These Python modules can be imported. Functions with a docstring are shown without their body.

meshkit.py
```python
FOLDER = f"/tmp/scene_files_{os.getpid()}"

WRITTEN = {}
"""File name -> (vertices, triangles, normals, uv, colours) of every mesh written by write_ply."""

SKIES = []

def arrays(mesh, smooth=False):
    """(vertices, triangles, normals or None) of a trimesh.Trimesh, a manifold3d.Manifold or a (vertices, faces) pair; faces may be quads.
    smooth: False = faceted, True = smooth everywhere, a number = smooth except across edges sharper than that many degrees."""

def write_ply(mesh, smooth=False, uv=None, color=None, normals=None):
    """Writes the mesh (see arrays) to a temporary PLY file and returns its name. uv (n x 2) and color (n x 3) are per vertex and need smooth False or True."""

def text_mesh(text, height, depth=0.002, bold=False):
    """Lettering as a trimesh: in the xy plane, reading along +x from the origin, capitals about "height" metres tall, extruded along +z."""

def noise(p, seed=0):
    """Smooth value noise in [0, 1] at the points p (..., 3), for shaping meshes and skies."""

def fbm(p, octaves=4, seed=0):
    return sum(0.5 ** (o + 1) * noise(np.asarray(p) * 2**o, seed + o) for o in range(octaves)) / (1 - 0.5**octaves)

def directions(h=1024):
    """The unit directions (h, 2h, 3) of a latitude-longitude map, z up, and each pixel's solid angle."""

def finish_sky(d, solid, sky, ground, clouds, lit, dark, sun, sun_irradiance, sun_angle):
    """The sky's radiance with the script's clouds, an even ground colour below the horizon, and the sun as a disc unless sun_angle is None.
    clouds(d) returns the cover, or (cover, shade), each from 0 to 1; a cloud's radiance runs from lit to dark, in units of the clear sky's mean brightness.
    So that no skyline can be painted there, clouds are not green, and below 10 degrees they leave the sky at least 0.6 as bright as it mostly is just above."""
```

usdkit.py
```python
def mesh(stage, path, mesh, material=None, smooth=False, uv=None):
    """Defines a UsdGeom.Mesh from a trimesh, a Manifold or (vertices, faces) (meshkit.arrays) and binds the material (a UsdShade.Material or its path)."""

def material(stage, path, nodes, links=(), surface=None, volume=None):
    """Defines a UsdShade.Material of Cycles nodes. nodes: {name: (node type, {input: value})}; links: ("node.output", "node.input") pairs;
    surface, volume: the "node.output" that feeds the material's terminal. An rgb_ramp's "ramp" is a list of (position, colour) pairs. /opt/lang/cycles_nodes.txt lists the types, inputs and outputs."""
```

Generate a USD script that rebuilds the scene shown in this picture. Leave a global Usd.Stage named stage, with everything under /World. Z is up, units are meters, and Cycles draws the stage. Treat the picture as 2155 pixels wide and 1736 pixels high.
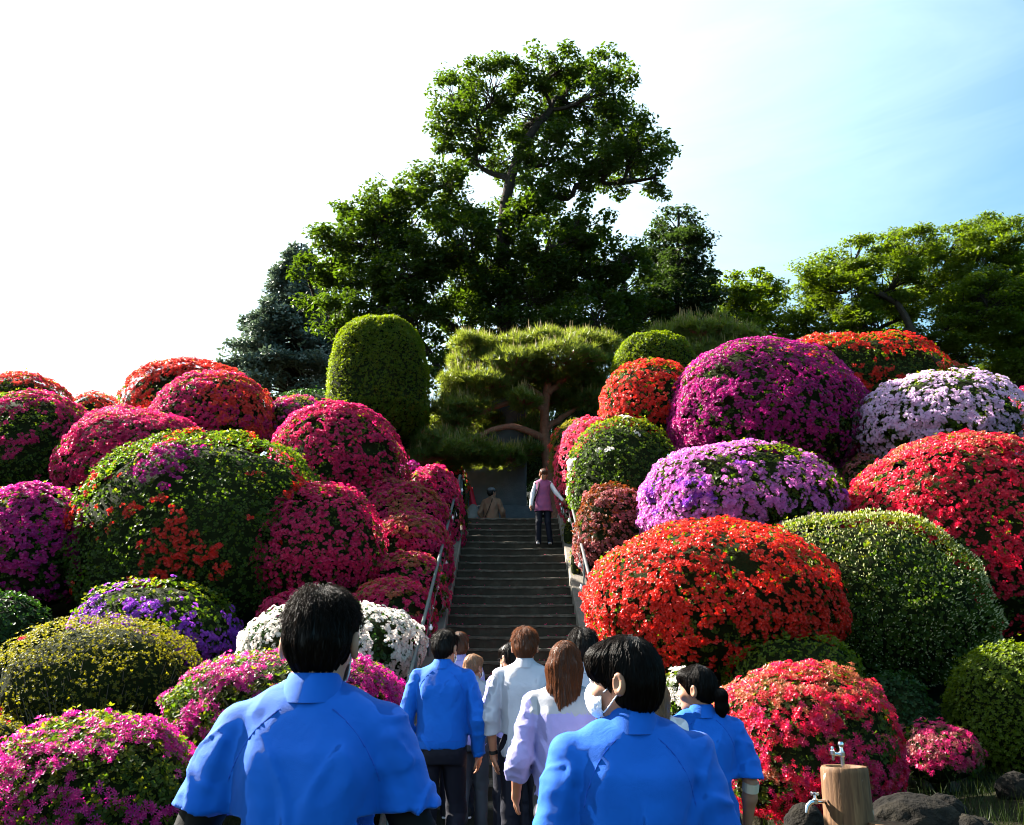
import math
import numpy as np
import trimesh
import usdkit
import meshkit
from pxr import Usd, UsdGeom, UsdLux, UsdShade, Gf, Sdf, Vt

stage = Usd.Stage.CreateInMemory()
UsdGeom.SetStageUpAxis(stage, 'Z')
UsdGeom.SetStageMetersPerUnit(stage, 1.0)
stage.SetDefaultPrim(UsdGeom.Xform.Define(stage, '/World').GetPrim())
UsdGeom.Scope.Define(stage, '/World/Looks')

# ---------------------------------------------------------------- camera, sky, sun, exposure
EYE = np.array([0.0, 0.0, 1.55])
PITCH = math.radians(16.09)
FPX, CU, CV = 1900.0, 1077.0, 868.0            # the lens in units of a 2154 x 1736 picture
EXPOSURE = 2.88
SUN_AZ, SUN_EL = math.radians(-60), math.radians(37)
SKY_STRENGTH, SUN_INTENSITY = 0.05, 1.25
cam = UsdGeom.Camera.Define(stage, '/World/camera')
cam.CreateHorizontalApertureAttr(36.0)
cam.CreateVerticalApertureAttr(36.0 * 825 / 1024)
cam.CreateFocalLengthAttr(36.0 * FPX / 2154)
cam.CreateFStopAttr(0.0)
cam.CreateExposureAttr(EXPOSURE)
cam.AddTranslateOp().Set(Gf.Vec3d(*EYE))
cam.AddRotateXOp().Set(90 + math.degrees(PITCH))

SUN = np.array([math.sin(SUN_AZ) * math.cos(SUN_EL), math.cos(SUN_AZ) * math.cos(SUN_EL), math.sin(SUN_EL)])
sun = UsdLux.DistantLight.Define(stage, '/World/sun')
sun.CreateIntensityAttr(SUN_INTENSITY)
sun.CreateAngleAttr(0.55)
sun.CreateColorAttr(Gf.Vec3f(1.0, 0.93, 0.82))
sun.GetPrim().CreateAttribute('inputs:normalize', Sdf.ValueTypeNames.Bool).Set(True)
sun.AddRotateZOp().Set(-math.degrees(SUN_AZ))
sun.AddRotateXOp().Set(-(90 - math.degrees(SUN_EL)))
# rotateX(-(90-el)) tips +z towards +y, rotateZ(-az) turns it to the sun's bearing; the light shines along -z

sky = UsdLux.DomeLight.Define(stage, '/World/sky')
# the clear sky, a thin veil that is bright towards the sun, and wisps of high cloud
skymat = usdkit.material(stage, '/World/Looks/sky', {
    'sky': ('sky_texture', {'sky_type': 'single_scattering', 'sun_disc': False, 'sun_elevation': SUN_EL,
                            'sun_rotation': SUN_AZ, 'altitude': 100.0, 'air_density': 1.0, 'aerosol_density': 2.5, 'ozone_density': 1.6}),
    'hsv': ('hsv', {'hue': 0.47, 'saturation': 1.35, 'value': 0.72}),
    'tc': ('texture_coordinate', {}),
    'map': ('mapping', {'scale': (1.2, 1.2, 6.0), 'rotation': (0.0, 0.5, 0.4)}),
    'noise': ('noise_texture', {'scale': 1.6, 'detail': 7.0, 'roughness': 0.6, 'distortion': 0.6}),
    'ramp': ('rgb_ramp', {'ramp': [(0.0, (0, 0, 0)), (0.55, (0, 0, 0)), (0.85, (0.16, 0.16, 0.16)), (1.0, (0.22, 0.22, 0.22))]}),
    'dot': ('vector_math', {'math_type': 'dot_product', 'vector2': tuple(SUN)}),
    'glow': ('map_range', {'range_type': 'smoothstep', 'from_min': 0.03, 'from_max': 0.88, 'to_min': 0.0, 'to_max': 0.92, 'clamp': True}),
    'sum': ('math', {'math_type': 'add', 'use_clamp': True}),
    'mix': ('mix_color', {'b': (3.9, 4.8, 5.2), 'use_clamp_result': False}),
    'bg': ('background_shader', {'strength': SKY_STRENGTH}),
}, [('tc.generated', 'map.vector'), ('map.vector', 'noise.vector'), ('noise.fac', 'ramp.fac'), ('sky.color', 'hsv.color'), ('hsv.color', 'mix.a'),
    ('tc.generated', 'dot.vector1'), ('dot.value', 'glow.value'), ('glow.result', 'sum.value1'), ('ramp.color', 'sum.value2'), ('sum.value', 'mix.fac'),
    ('mix.result', 'bg.color')], surface='bg.background')
UsdShade.MaterialBindingAPI.Apply(sky.GetPrim()).Bind(skymat)
sky.GetPrim().SetCustomDataByKey('kind', 'structure')

# ---------------------------------------------------------------- helpers
RNG = np.random.default_rng(7)


def at(U, V, y):
    """The point of the world at depth y (along the ground) that the photograph shows at (U, V) of 2154 x 1736."""
    a, b = (U - CU) / FPX, (CV - V) / FPX
    d = np.array([a, math.cos(PITCH) - b * math.sin(PITCH), math.sin(PITCH) + b * math.cos(PITCH)])
    return EYE + d * (y / d[1])


def px(y, V=868.0):
    """Metres per picture unit at depth y."""
    b = (CV - V) / FPX
    return y / (math.cos(PITCH) - b * math.sin(PITCH)) / FPX


NAMES = {}


def numbered(parent, name):
    k = (parent, name)
    n = NAMES.get(k, 0)
    NAMES[k] = n + 1
    return f'{parent}/{name}' + (f'_{n:03d}' if n else '')


def tag(prim, label=None, cat=None, group=None, kind=None):
    p = prim.GetPrim() if hasattr(prim, 'GetPrim') else prim
    for k, v in (('label', label), ('category', cat), ('group', group), ('kind', kind)):
        if v:
            p.SetCustomDataByKey(k, v)
    return p


def thing(name, label, cat, loc=(0, 0, 0), rotz=0.0, group=None):
    x = UsdGeom.Xform.Define(stage, numbered('/World', name))
    x.AddTranslateOp().Set(Gf.Vec3d(*map(float, loc)))
    if rotz:
        x.AddRotateZOp().Set(float(rotz))
    x.loc = np.array(loc, float)
    tag(x, label, cat, group)
    return x


def part(name, mesh, mat, parent=None, smooth=False, label=None, kind=None, local=True):
    """One mesh. Vertices are given in world space and made relative to the thing's base unless local is True."""
    base = str(parent.GetPath()) if parent is not None else '/World'
    m = usdkit.mesh(stage, numbered(base, name), mesh, MAT[mat] if isinstance(mat, str) else mat, smooth=smooth)
    tag(m, label=label, kind=kind)
    return m


def cat(meshes):
    """Joins (v, f) pairs."""
    vs, fs, n = [], [], 0
    for v, f in meshes:
        vs.append(np.asarray(v, float))
        fs.append(np.asarray(f, int) + n)
        n += len(v)
    return np.vstack(vs), np.vstack(fs)


def tm(m):
    return np.array(m.vertices), np.array(m.faces)


def unit(v):
    v = np.asarray(v, float)
    return v / np.maximum(np.linalg.norm(v, axis=-1, keepdims=True), 1e-12)


def frames(n, rng, spin=None):
    """Orthonormal frames (N, 3, 3) whose third row is n, spun at random."""
    n = unit(n)
    a = np.where(np.abs(n[:, 2:]) < 0.9, [0, 0, 1.0], [1.0, 0, 0])
    t = unit(np.cross(n, a))
    b = np.cross(n, t)
    s = rng.uniform(0, 2 * np.pi, len(n)) if spin is None else spin
    c, d = np.cos(s)[:, None], np.sin(s)[:, None]
    return np.stack([c * t + d * b, -d * t + c * b, n], 1)


def scatter(tv, tf, pos, nrm, size, rng, stretch=None):
    """Copies of the template (tv, tf) at pos with its z axis along nrm."""
    fr = frames(nrm, rng)
    v = np.einsum('kj,njd->nkd', tv, fr) * np.broadcast_to(size, (len(pos),))[:, None, None] + pos[:, None, :]
    f = tf[None] + (np.arange(len(pos)) * len(tv))[:, None, None]
    return v.reshape(-1, 3), f.reshape(-1, 3)


def tube(points, radii, sides=7, caps=True):
    p = np.asarray(points, float)
    r = np.broadcast_to(np.asarray(radii, float), (len(p),))
    t = unit(np.gradient(p, axis=0))
    a = np.zeros_like(p)
    ref = np.array([0.3, 0.5, 0.8]) if abs(t[0] @ unit(np.array([0.3, 0.5, 0.8]))) < 0.9 else np.array([1.0, 0, 0])
    for i in range(len(p)):
        a[i] = unit(ref - (ref @ t[i]) * t[i])
        ref = a[i]
    b = np.cross(t, a)
    ang = np.arange(sides) * 2 * np.pi / sides
    v = p[:, None] + r[:, None, None] * (np.cos(ang)[None, :, None] * a[:, None] + np.sin(ang)[None, :, None] * b[:, None])
    i, j = np.meshgrid(np.arange(len(p) - 1), np.arange(sides), indexing='ij')
    q = np.stack([i * sides + j, i * sides + (j + 1) % sides, (i + 1) * sides + (j + 1) % sides, (i + 1) * sides + j], -1).reshape(-1, 4)
    f = np.vstack([q[:, [0, 1, 2]], q[:, [0, 2, 3]]])
    v = v.reshape(-1, 3)
    if caps:
        n = len(v)
        v = np.vstack([v, p[0], p[-1]])
        k = np.arange(sides)
        f = np.vstack([f, np.stack([np.full(sides, n), (k + 1) % sides, k], 1), np.stack([np.full(sides, n + 1), n - sides + k, n - sides + (k + 1) % sides], 1)])
    return v, f


def spline(pts, n=12):
    from scipy.interpolate import CubicSpline, interp1d
    p = np.asarray(pts, float)
    s = np.r_[0, np.cumsum(np.linalg.norm(np.diff(p, axis=0), axis=1))]
    g = CubicSpline(s, p) if len(p) > 2 else interp1d(s, p, axis=0)
    return g(np.linspace(0, s[-1], n))


def box(x0, x1, y0, y1, z0, z1):
    m = trimesh.creation.box(bounds=[[x0, y0, z0], [x1, y1, z1]])
    return tm(m)


# ---------------------------------------------------------------- materials
MAT = {}


def ramp_material(name, colors, rough=0.55, trans=0.0, tcolor=None, spec=0.3, noise=None, bump=None, var='geo', patch=None, pscale=1.2):
    """colors: list of colours picked at random for each island (leaf, flower), or by noise. trans: share of light that passes through."""
    nodes = {'geo': ('geometry', {}), 'ramp': ('rgb_ramp', {'ramp': colors, 'interpolate': True}),
             'p': ('principled_bsdf', {'roughness': rough, 'specular_ior_level': spec})}
    links = []
    if var == 'geo':
        links.append(('geo.random_per_island', 'ramp.fac'))
    else:
        nodes['n'] = ('noise_texture', {'scale': noise or 5.0, 'detail': 6.0, 'roughness': 0.62})
        links += [('geo.position', 'n.vector'), ('n.fac', 'ramp.fac')]
    col = 'ramp.color'
    if patch is not None:
        nodes['pn'] = ('noise_texture', {'scale': pscale, 'detail': 3.0})
        nodes['pr'] = ('rgb_ramp', {'ramp': [(0.0, (0, 0, 0)), (0.46, (0, 0, 0)), (0.62, (1, 1, 1)), (1, (1, 1, 1))]})
        nodes['pm'] = ('mix_color', {'b': patch})
        links += [('geo.position', 'pn.vector'), ('pn.fac', 'pr.fac'), ('pr.color', 'pm.fac'), (col, 'pm.a')]
        col = 'pm.result'
    links.append((col, 'p.base_color'))
    if bump:
        nodes['bn'] = ('noise_texture', {'scale': bump[0], 'detail': 5.0, 'roughness': 0.6})
        nodes['b'] = ('bump', {'strength': bump[1], 'distance': bump[2]})
        links += [('geo.position', 'bn.vector'), ('bn.fac', 'b.height'), ('b.normal', 'p.normal')]
    out = 'p.BSDF'
    if trans:
        nodes['t'] = ('translucent_bsdf', {})
        nodes['mx'] = ('mix_closure', {'fac': trans})
        if tcolor is not None:
            nodes['th'] = ('mix_color', {'blend_type': 'multiply', 'fac': 1.0, 'b': tcolor, 'use_clamp': False})
            links += [(col, 'th.a'), ('th.result', 't.color')]
        else:
            links.append((col, 't.color'))
        links += [('p.BSDF', 'mx.closure1'), ('t.BSDF', 'mx.closure2')]
        out = 'mx.closure'
    MAT[name] = usdkit.material(stage, f'/World/Looks/{name}', nodes, links, surface=out)
    return MAT[name]


def leaf(name, a, b, trans=0.45, rough=0.5, t=(2.32, 2.66, 0.50)):
    mid = tuple((x + y) / 2 for x, y in zip(a, b))
    ramp_material(name, [(0, a), (0.5, mid), (1, b)], rough=rough, trans=trans, tcolor=t, spec=0.18)


def flower(name, a, b, c=None, trans=0.42, patch=None, rough=0.42):
    ramp_material(name, [(0, a), (0.45, b), (1, c or b)], rough=rough, trans=trans, tcolor=(1.35, 1.2, 1.3), spec=0.45, patch=patch)


leaf('azalea_leaf', (0.040, 0.066, 0.008), (0.095, 0.125, 0.013))
leaf('dark_leaf', (0.018, 0.045, 0.012), (0.045, 0.085, 0.018), trans=0.3)
leaf('yellow_leaf', (0.09, 0.095, 0.010), (0.17, 0.145, 0.014), t=(2.46, 2.10, 0.40))
leaf('topiary_leaf', (0.058, 0.088, 0.005), (0.11, 0.145, 0.008), trans=0.4, t=(3.77, 3.36, 0.30))
leaf('broad_leaf', (0.026, 0.048, 0.010), (0.058, 0.088, 0.014), trans=0.4, t=(3.0, 2.9, 0.35))
leaf('young_sunlit_leaf', (0.085, 0.105, 0.010), (0.16, 0.165, 0.015), trans=0.5, t=(2.3, 2.1, 0.4))  # fresh shoots, and on the crowns sunlight painted as yellower leaves
leaf('cherry_leaf', (0.050, 0.078, 0.009), (0.10, 0.128, 0.013), trans=0.45, t=(2.90, 2.80, 0.35))
leaf('hazed_conifer_leaf', (0.10, 0.13, 0.11), (0.16, 0.19, 0.155), trans=0.15, t=(1.4, 1.6, 1.0))  # lens glare and haze put into the pale grey leaf colour
leaf('fir_leaf', (0.020, 0.036, 0.014), (0.045, 0.066, 0.022), trans=0.3, t=(2.2, 2.3, 0.6))
leaf('pine_needle', (0.09, 0.12, 0.035), (0.20, 0.22, 0.075), trans=0.45, rough=0.3, t=(2.61, 2.38, 0.60))
leaf('pine_candle', (0.30, 0.22, 0.09), (0.42, 0.30, 0.12), trans=0.2, t=(1.45, 1.40, 1.00))
leaf('brown_leaf', (0.13, 0.035, 0.012), (0.22, 0.08, 0.02), trans=0.3, t=(1.74, 1.40, 0.60))
leaf('grass_blade', (0.014, 0.024, 0.005), (0.036, 0.044, 0.012), trans=0.25, t=(1.6, 1.6, 0.5))
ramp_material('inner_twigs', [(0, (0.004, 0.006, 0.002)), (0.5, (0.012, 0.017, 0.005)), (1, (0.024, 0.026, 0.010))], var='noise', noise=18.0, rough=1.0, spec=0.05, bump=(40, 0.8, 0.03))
ramp_material('azalea_stem', [(0, (0.06, 0.05, 0.035)), (1, (0.16, 0.13, 0.10))], var='noise', noise=25.0, rough=0.8)
flower('crimson', (0.50, 0.007, 0.095), (0.66, 0.016, 0.15), (0.78, 0.05, 0.23), patch=(0.56, 0.008, 0.085))
flower('rose', (0.50, 0.012, 0.12), (0.72, 0.04, 0.21), (0.80, 0.12, 0.30))
flower('red', (0.60, 0.006, 0.040), (0.76, 0.012, 0.075), (0.82, 0.04, 0.13))
flower('vermilion', (0.60, 0.022, 0.008), (0.75, 0.05, 0.014), (0.82, 0.10, 0.035), patch=(0.62, 0.020, 0.012))
flower('coral', (0.60, 0.05, 0.03), (0.75, 0.10, 0.06), (0.80, 0.17, 0.12))
flower('magenta', (0.34, 0.004, 0.17), (0.48, 0.012, 0.26), (0.60, 0.05, 0.36))
flower('hot_pink', (0.48, 0.012, 0.20), (0.66, 0.035, 0.32), (0.80, 0.14, 0.48))
flower('violet', (0.27, 0.045, 0.48), (0.40, 0.10, 0.62), (0.50, 0.22, 0.70))
flower('orchid', (0.60, 0.17, 0.52), (0.72, 0.34, 0.66), (0.82, 0.58, 0.78))
flower('lilac_white', (0.62, 0.46, 0.64), (0.76, 0.64, 0.76), (0.82, 0.76, 0.82))
flower('white_flower', (0.68, 0.68, 0.60), (0.78, 0.78, 0.72), (0.84, 0.84, 0.80))
flower('white_bud', (0.50, 0.54, 0.30), (0.66, 0.70, 0.50), (0.78, 0.80, 0.70))
flower('wilted', (0.34, 0.10, 0.04), (0.46, 0.16, 0.07), (0.56, 0.24, 0.12))
flower('dusty_pink', (0.30, 0.08, 0.08), (0.42, 0.14, 0.14), (0.50, 0.22, 0.20))
flower('salmon', (0.72, 0.06, 0.14), (0.82, 0.14, 0.22), (0.86, 0.28, 0.34))
ramp_material('trunk_bark', [(0, (0.015, 0.012, 0.010)), (0.5, (0.035, 0.028, 0.022)), (1, (0.07, 0.058, 0.048))], var='noise', noise=9.0, rough=0.95, spec=0.08, bump=(22, 0.8, 0.06))
ramp_material('pine_bark', [(0, (0.10, 0.035, 0.02)), (0.5, (0.22, 0.085, 0.05)), (1, (0.32, 0.15, 0.09))], var='noise', noise=11.0, rough=0.9, bump=(25, 0.9, 0.05))
ramp_material('soil', [(0, (0.008, 0.007, 0.004)), (0.45, (0.017, 0.014, 0.009)), (0.7, (0.016, 0.022, 0.007)), (1, (0.035, 0.03, 0.02))], var='noise', noise=2.5, rough=1.0, spec=0.05, bump=(14, 0.9, 0.08))
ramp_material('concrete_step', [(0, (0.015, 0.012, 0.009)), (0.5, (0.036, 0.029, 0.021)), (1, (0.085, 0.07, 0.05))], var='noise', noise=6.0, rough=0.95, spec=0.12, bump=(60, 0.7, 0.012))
ramp_material('skylit_tread', [(0, (0.018, 0.015, 0.011)), (0.45, (0.05, 0.041, 0.031)), (0.7, (0.10, 0.085, 0.066)), (1, (0.2, 0.175, 0.14))], var='noise', noise=8.0, rough=0.95, spec=0.12, bump=(60, 0.7, 0.012))  # paler than the step body: sky light on the treads put into colour
ramp_material('concrete_curb', [(0, (0.06, 0.052, 0.042)), (0.5, (0.14, 0.12, 0.098)), (1, (0.22, 0.19, 0.16))], var='noise', noise=5.0, rough=0.9, bump=(50, 0.7, 0.012))
ramp_material('monument_stone', [(0, (0.04, 0.043, 0.05)), (0.5, (0.075, 0.078, 0.088)), (1, (0.12, 0.124, 0.135))], var='noise', noise=4.0, rough=0.7, bump=(30, 0.5, 0.02))
ramp_material('pale_stone', [(0, (0.07, 0.068, 0.06)), (0.5, (0.13, 0.125, 0.115)), (1, (0.2, 0.19, 0.18))], var='noise', noise=7.0, rough=0.85, bump=(30, 0.6, 0.02))
ramp_material('dark_rock', [(0, (0.003, 0.003, 0.0025)), (0.5, (0.008, 0.007, 0.006)), (0.75, (0.018, 0.015, 0.010)), (1, (0.06, 0.05, 0.032))], var='noise', noise=5.0, rough=0.95, spec=0.1, bump=(20, 0.9, 0.04))
ramp_material('rail_paint', [(0, (0.018, 0.036, 0.04)), (0.5, (0.032, 0.058, 0.062)), (1, (0.09, 0.10, 0.098))], var='noise', noise=9.0, rough=0.38, spec=0.5)
ramp_material('rail_steel', [(0, (0.06, 0.063, 0.063)), (1, (0.14, 0.14, 0.137))], var='noise', noise=9.0, rough=0.32, spec=0.6)
MAT['bulb'] = usdkit.material(stage, '/World/Looks/bulb', {'p': ('principled_bsdf', {'base_color': (0.82, 0.82, 0.84), 'roughness': 0.25})}, surface='p.BSDF')
MAT['wire'] = usdkit.material(stage, '/World/Looks/wire', {'p': ('principled_bsdf', {'base_color': (0.03, 0.035, 0.03), 'roughness': 0.5})}, surface='p.BSDF')
MAT['chrome'] = usdkit.material(stage, '/World/Looks/chrome', {'p': ('principled_bsdf', {'base_color': (0.75, 0.76, 0.78), 'metallic': 1.0, 'roughness': 0.16})}, surface='p.BSDF')
MAT['wood_concrete'] = usdkit.material(stage, '/World/Looks/wood_concrete', {
    'tc': ('texture_coordinate', {}), 'm': ('mapping', {'scale': (16.0, 16.0, 1.1)}), 'n': ('noise_texture', {'scale': 1.6, 'detail': 7.0, 'roughness': .65, 'distortion': 1.2}),
    'r': ('rgb_ramp', {'ramp': [(0.28, (0.035, 0.016, 0.007)), (0.45, (0.095, 0.046, 0.020)), (0.62, (0.145, 0.078, 0.035)), (0.75, (0.20, 0.115, 0.058))]}),
    'n2': ('noise_texture', {'scale': 9.0, 'detail': 5.0, 'roughness': .7}), 'r2': ('rgb_ramp', {'ramp': [(0.0, (0, 0, 0)), (0.64, (0, 0, 0)), (0.70, (.8, .8, .8)), (1, (1, 1, 1))]}),
    'mx': ('mix_color', {'b': (0.34, 0.31, 0.27)}), 'b': ('bump', {'strength': .6, 'distance': .01}), 'p': ('principled_bsdf', {'roughness': .7, 'specular_ior_level': .25})},
    [('tc.object', 'm.vector'), ('m.vector', 'n.vector'), ('n.fac', 'r.fac'), ('tc.object', 'n2.vector'), ('n2.fac', 'r2.fac'), ('r2.color', 'mx.fac'), ('r.color', 'mx.a'), ('mx.result', 'p.base_color'), ('n.fac', 'b.height'), ('b.normal', 'p.normal')], surface='p.BSDF')
ramp_material('red_cloth', [(0, (0.55, 0.02, 0.05)), (1, (0.7, 0.04, 0.08))], var='noise', noise=5.0, rough=0.8)
# ---------------------------------------------------------------- the bushes' places (left, top, right, bottom in the picture; depth in metres)
Y_TOP, RUN, NSTEP = 18.2, 0.36, 27                                # stairs: 27 risers up to the terrace
Z_TOP = 1.55 + 3.03
RISE = Z_TOP / NSTEP
Y_BASE = Y_TOP - RUN * (NSTEP - 1)
HALF = 0.93                                                       # half the width of the stairs


TERRACE = 3.95                                                    # beyond the top step the ground falls a little


def path_z(y):
    return .15 * np.clip((np.asarray(y, float) - 3.0) / 5.5, 0, 1)


def stair_z(y):
    return np.clip((np.asarray(y) - Y_BASE + RUN) / RUN * RISE, 0, Z_TOP)


# label, (L, T, R, B), y, list of flower layers (material, share, size, options), leaf material, leaf density, options
B = []


def add_bush(label, boxpx, y, flowers, leafmat='azalea_leaf', green=0.5, **kw):
    B.append(dict(label=label, box=boxpx, y=y, flowers=flowers, leafmat=leafmat, green=green, **kw))


top_green = lambda q: 0.9 * np.clip((q[:, 2] - 0.55) / 0.4, 0, 1)          # flowers give way to leaves towards the top
top_only = lambda q: -1.1 * np.clip((q[:, 2] - 0.35) / 0.5, 0, 1)           # flowers crowd towards the top
bottom_green = lambda q: -0.9 * q[:, 2]
# ---- left of the stairs
add_bush('olive green azalea with few red flowers against the sky, far left edge', (-90, 797, 152, 960), 19.5, [('coral', 0.35, .07, dict(bias=top_only)), ('crimson', .15, .07, {})], 'azalea_leaf', .8)
add_bush('small distant coral red azalea dome in the gap at the left skyline', (146, 832, 258, 930), 21.5, [('coral', 0.7, .08, {})], 'azalea_leaf', .5)
add_bush('orange red azalea bush with bare dark twigs on its front at the left skyline', (265, 770, 545, 960), 20.0, [('vermilion', 0.60, .07, dict(bias=top_only)), ('coral', .3, .07, dict(bias=top_only))], 'azalea_leaf', .25)
add_bush('pink and red azalea bush in front of the orange one below the dark conifer', (328, 796, 582, 985), 18.0, [('rose', 0.62, .065, dict(bias=lambda q: .5 * q[:, 0])), ('coral', .42, .065, dict(bias=lambda q: -.5 * q[:, 0]))], 'azalea_leaf', .5)
add_bush('small green and purple azalea peeping out left of the tall clipped topiary', (555, 838, 700, 960), 18.5, [('magenta', .4, .065, dict(bias=top_green)), ('rose', .2, .06, {})], 'yellow_leaf', .7)
add_bush('dark green azalea dome sparsely dotted with pink flowers at the left edge', (-70, 830, 200, 1090), 16.8, [('rose', .34, .065, dict(bias=lambda q: -.35 * q[:, 2]))], 'azalea_leaf', .95, ytop=True)
add_bush('small rose pink azalea seen between two larger bushes on the upper left', (180, 862, 335, 960), 18.2, [('rose', .75, .065, {})], 'azalea_leaf', .4)
add_bush('rose crimson azalea dome sunlit along its top edge on the upper left', (135, 874, 446, 1100), 16.0, [('rose', .50, .06, dict(bias=lambda q: -.3 * q[:, 2])), ('crimson', .35, .06, {})], 'azalea_leaf', .55)
add_bush('crimson pink azalea dome directly below the tall clipped topiary', (572, 862, 850, 1120), 16.0, [('crimson', .78, .06, {}), ('rose', .22, .06, dict(bias=top_only))], 'azalea_leaf', .45)
add_bush('huge green azalea mound with one purple and one orange patch of blossom', (162, 924, 706, 1370), 13.6,
         [('magenta', .026, .06, dict(bias=lambda q: 6 * np.hypot(q[:, 0] + .12, q[:, 2] - .68))), ('vermilion', .022, .058, dict(bias=lambda q: 4 * np.hypot(q[:, 0] - .12, q[:, 2] + .02))), ('vermilion', .06, .055, {})], 'azalea_leaf', 1.25, fresh=.55)
add_bush('round crimson azalea bush above the head of the nearest man', (527, 1026, 806, 1300), 13.2, [('crimson', .86, .06, {})], 'azalea_leaf', .4)
add_bush('magenta azalea bush in half shade at the left edge', (-70, 1030, 205, 1290), 13.3, [('hot_pink', .55, .062, {}), ('magenta', .35, .06, {})], 'azalea_leaf', .45)
add_bush('strip of olive green azalea at the left edge between two pink bushes', (-110, 1030, 80, 1180), 14.6, [('coral', .1, .06, {})], 'azalea_leaf', 1.0)
add_bush('small bright magenta azalea top tucked under the pine at the stair side', (840, 975, 888, 1030), 17.6, [('magenta', .9, .06, {})], 'azalea_leaf', .3)
add_bush('crimson azalea with fresh green tips behind the round crimson bush', (700, 1006, 885, 1160), 15.6, [('crimson', .65, .06, {}), ('wilted', .2, .05, dict(bias=top_only))], 'azalea_leaf', .5)
add_bush('uppermost crimson azalea dome beside the left handrail', (840, 982, 974, 1200), 16.8, [('rose', .6, .06, {}), ('crimson', .5, .06, {})], 'azalea_leaf', .4)
add_bush('faded crimson azalea with brown wilted top, second down beside the left handrail', (755, 1027, 948, 1240), 15.3, [('crimson', .55, .06, {}), ('rose', .25, .06, {}), ('wilted', .4, .05, dict(bias=top_only))], 'azalea_leaf', .4)
add_bush('crimson azalea with pale brown crown in the middle of the left handrail row', (770, 1088, 950, 1280), 14.3, [('crimson', .5, .06, {}), ('rose', .35, .06, {}), ('wilted', .45, .05, dict(bias=top_only))], 'azalea_leaf', .4)
add_bush('crimson azalea low down beside the left handrail above the lowest dome', (765, 1168, 940, 1330), 13.2, [('crimson', .72, .06, {}), ('wilted', .3, .05, dict(bias=top_only))], 'azalea_leaf', .4)
add_bush('lowest crimson azalea dome of the left handrail row, above the white bush', (728, 1222, 912, 1390), 12.2, [('crimson', .85, .06, {}), ('wilted', .25, .05, dict(bias=top_only))], 'azalea_leaf', .3)
add_bush('dark crimson azalea half hidden behind the nearest man\'s hair', (543, 1250, 690, 1400), 12.2, [('crimson', .95, .06, {})], 'azalea_leaf', .2)
add_bush('white flowering azalea bush behind the nearest man\'s head', (520, 1270, 885, 1450), 10.9, [('white_flower', .82, .055, {})], 'dark_leaf', .5)
add_bush('violet azalea bush with green crown below the huge green mound', (160, 1222, 490, 1440), 11.5, [('violet', .48, .062, dict(bias=lambda q: .7 * np.clip(q[:, 2], 0, 1) + .25 * q[:, 0]))], 'azalea_leaf', .9)
add_bush('dark green leafy shrub without flowers at the left edge', (-110, 1252, 96, 1440), 11.3, [], 'dark_leaf', 1.2)
add_bush('yellow topped clipped dome with bare twiggy front and scattered red blossoms', (-5, 1300, 415, 1570), 9.6, [('red', .035, .055, dict(bias=lambda q: .6 * q[:, 2]))], 'yellow_leaf', 1.0, bare=True)
add_bush('magenta azalea with yellow green shoots behind the shoulders of the nearest man', (366, 1376, 852, 1600), 8.9, [('hot_pink', .42, .058, dict(bias=lambda q: -.25 * q[:, 2])), ('magenta', .35, .058, dict(bias=lambda q: -.4 * q[:, 0]))], 'azalea_leaf', .9, fresh0=.35)
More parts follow.
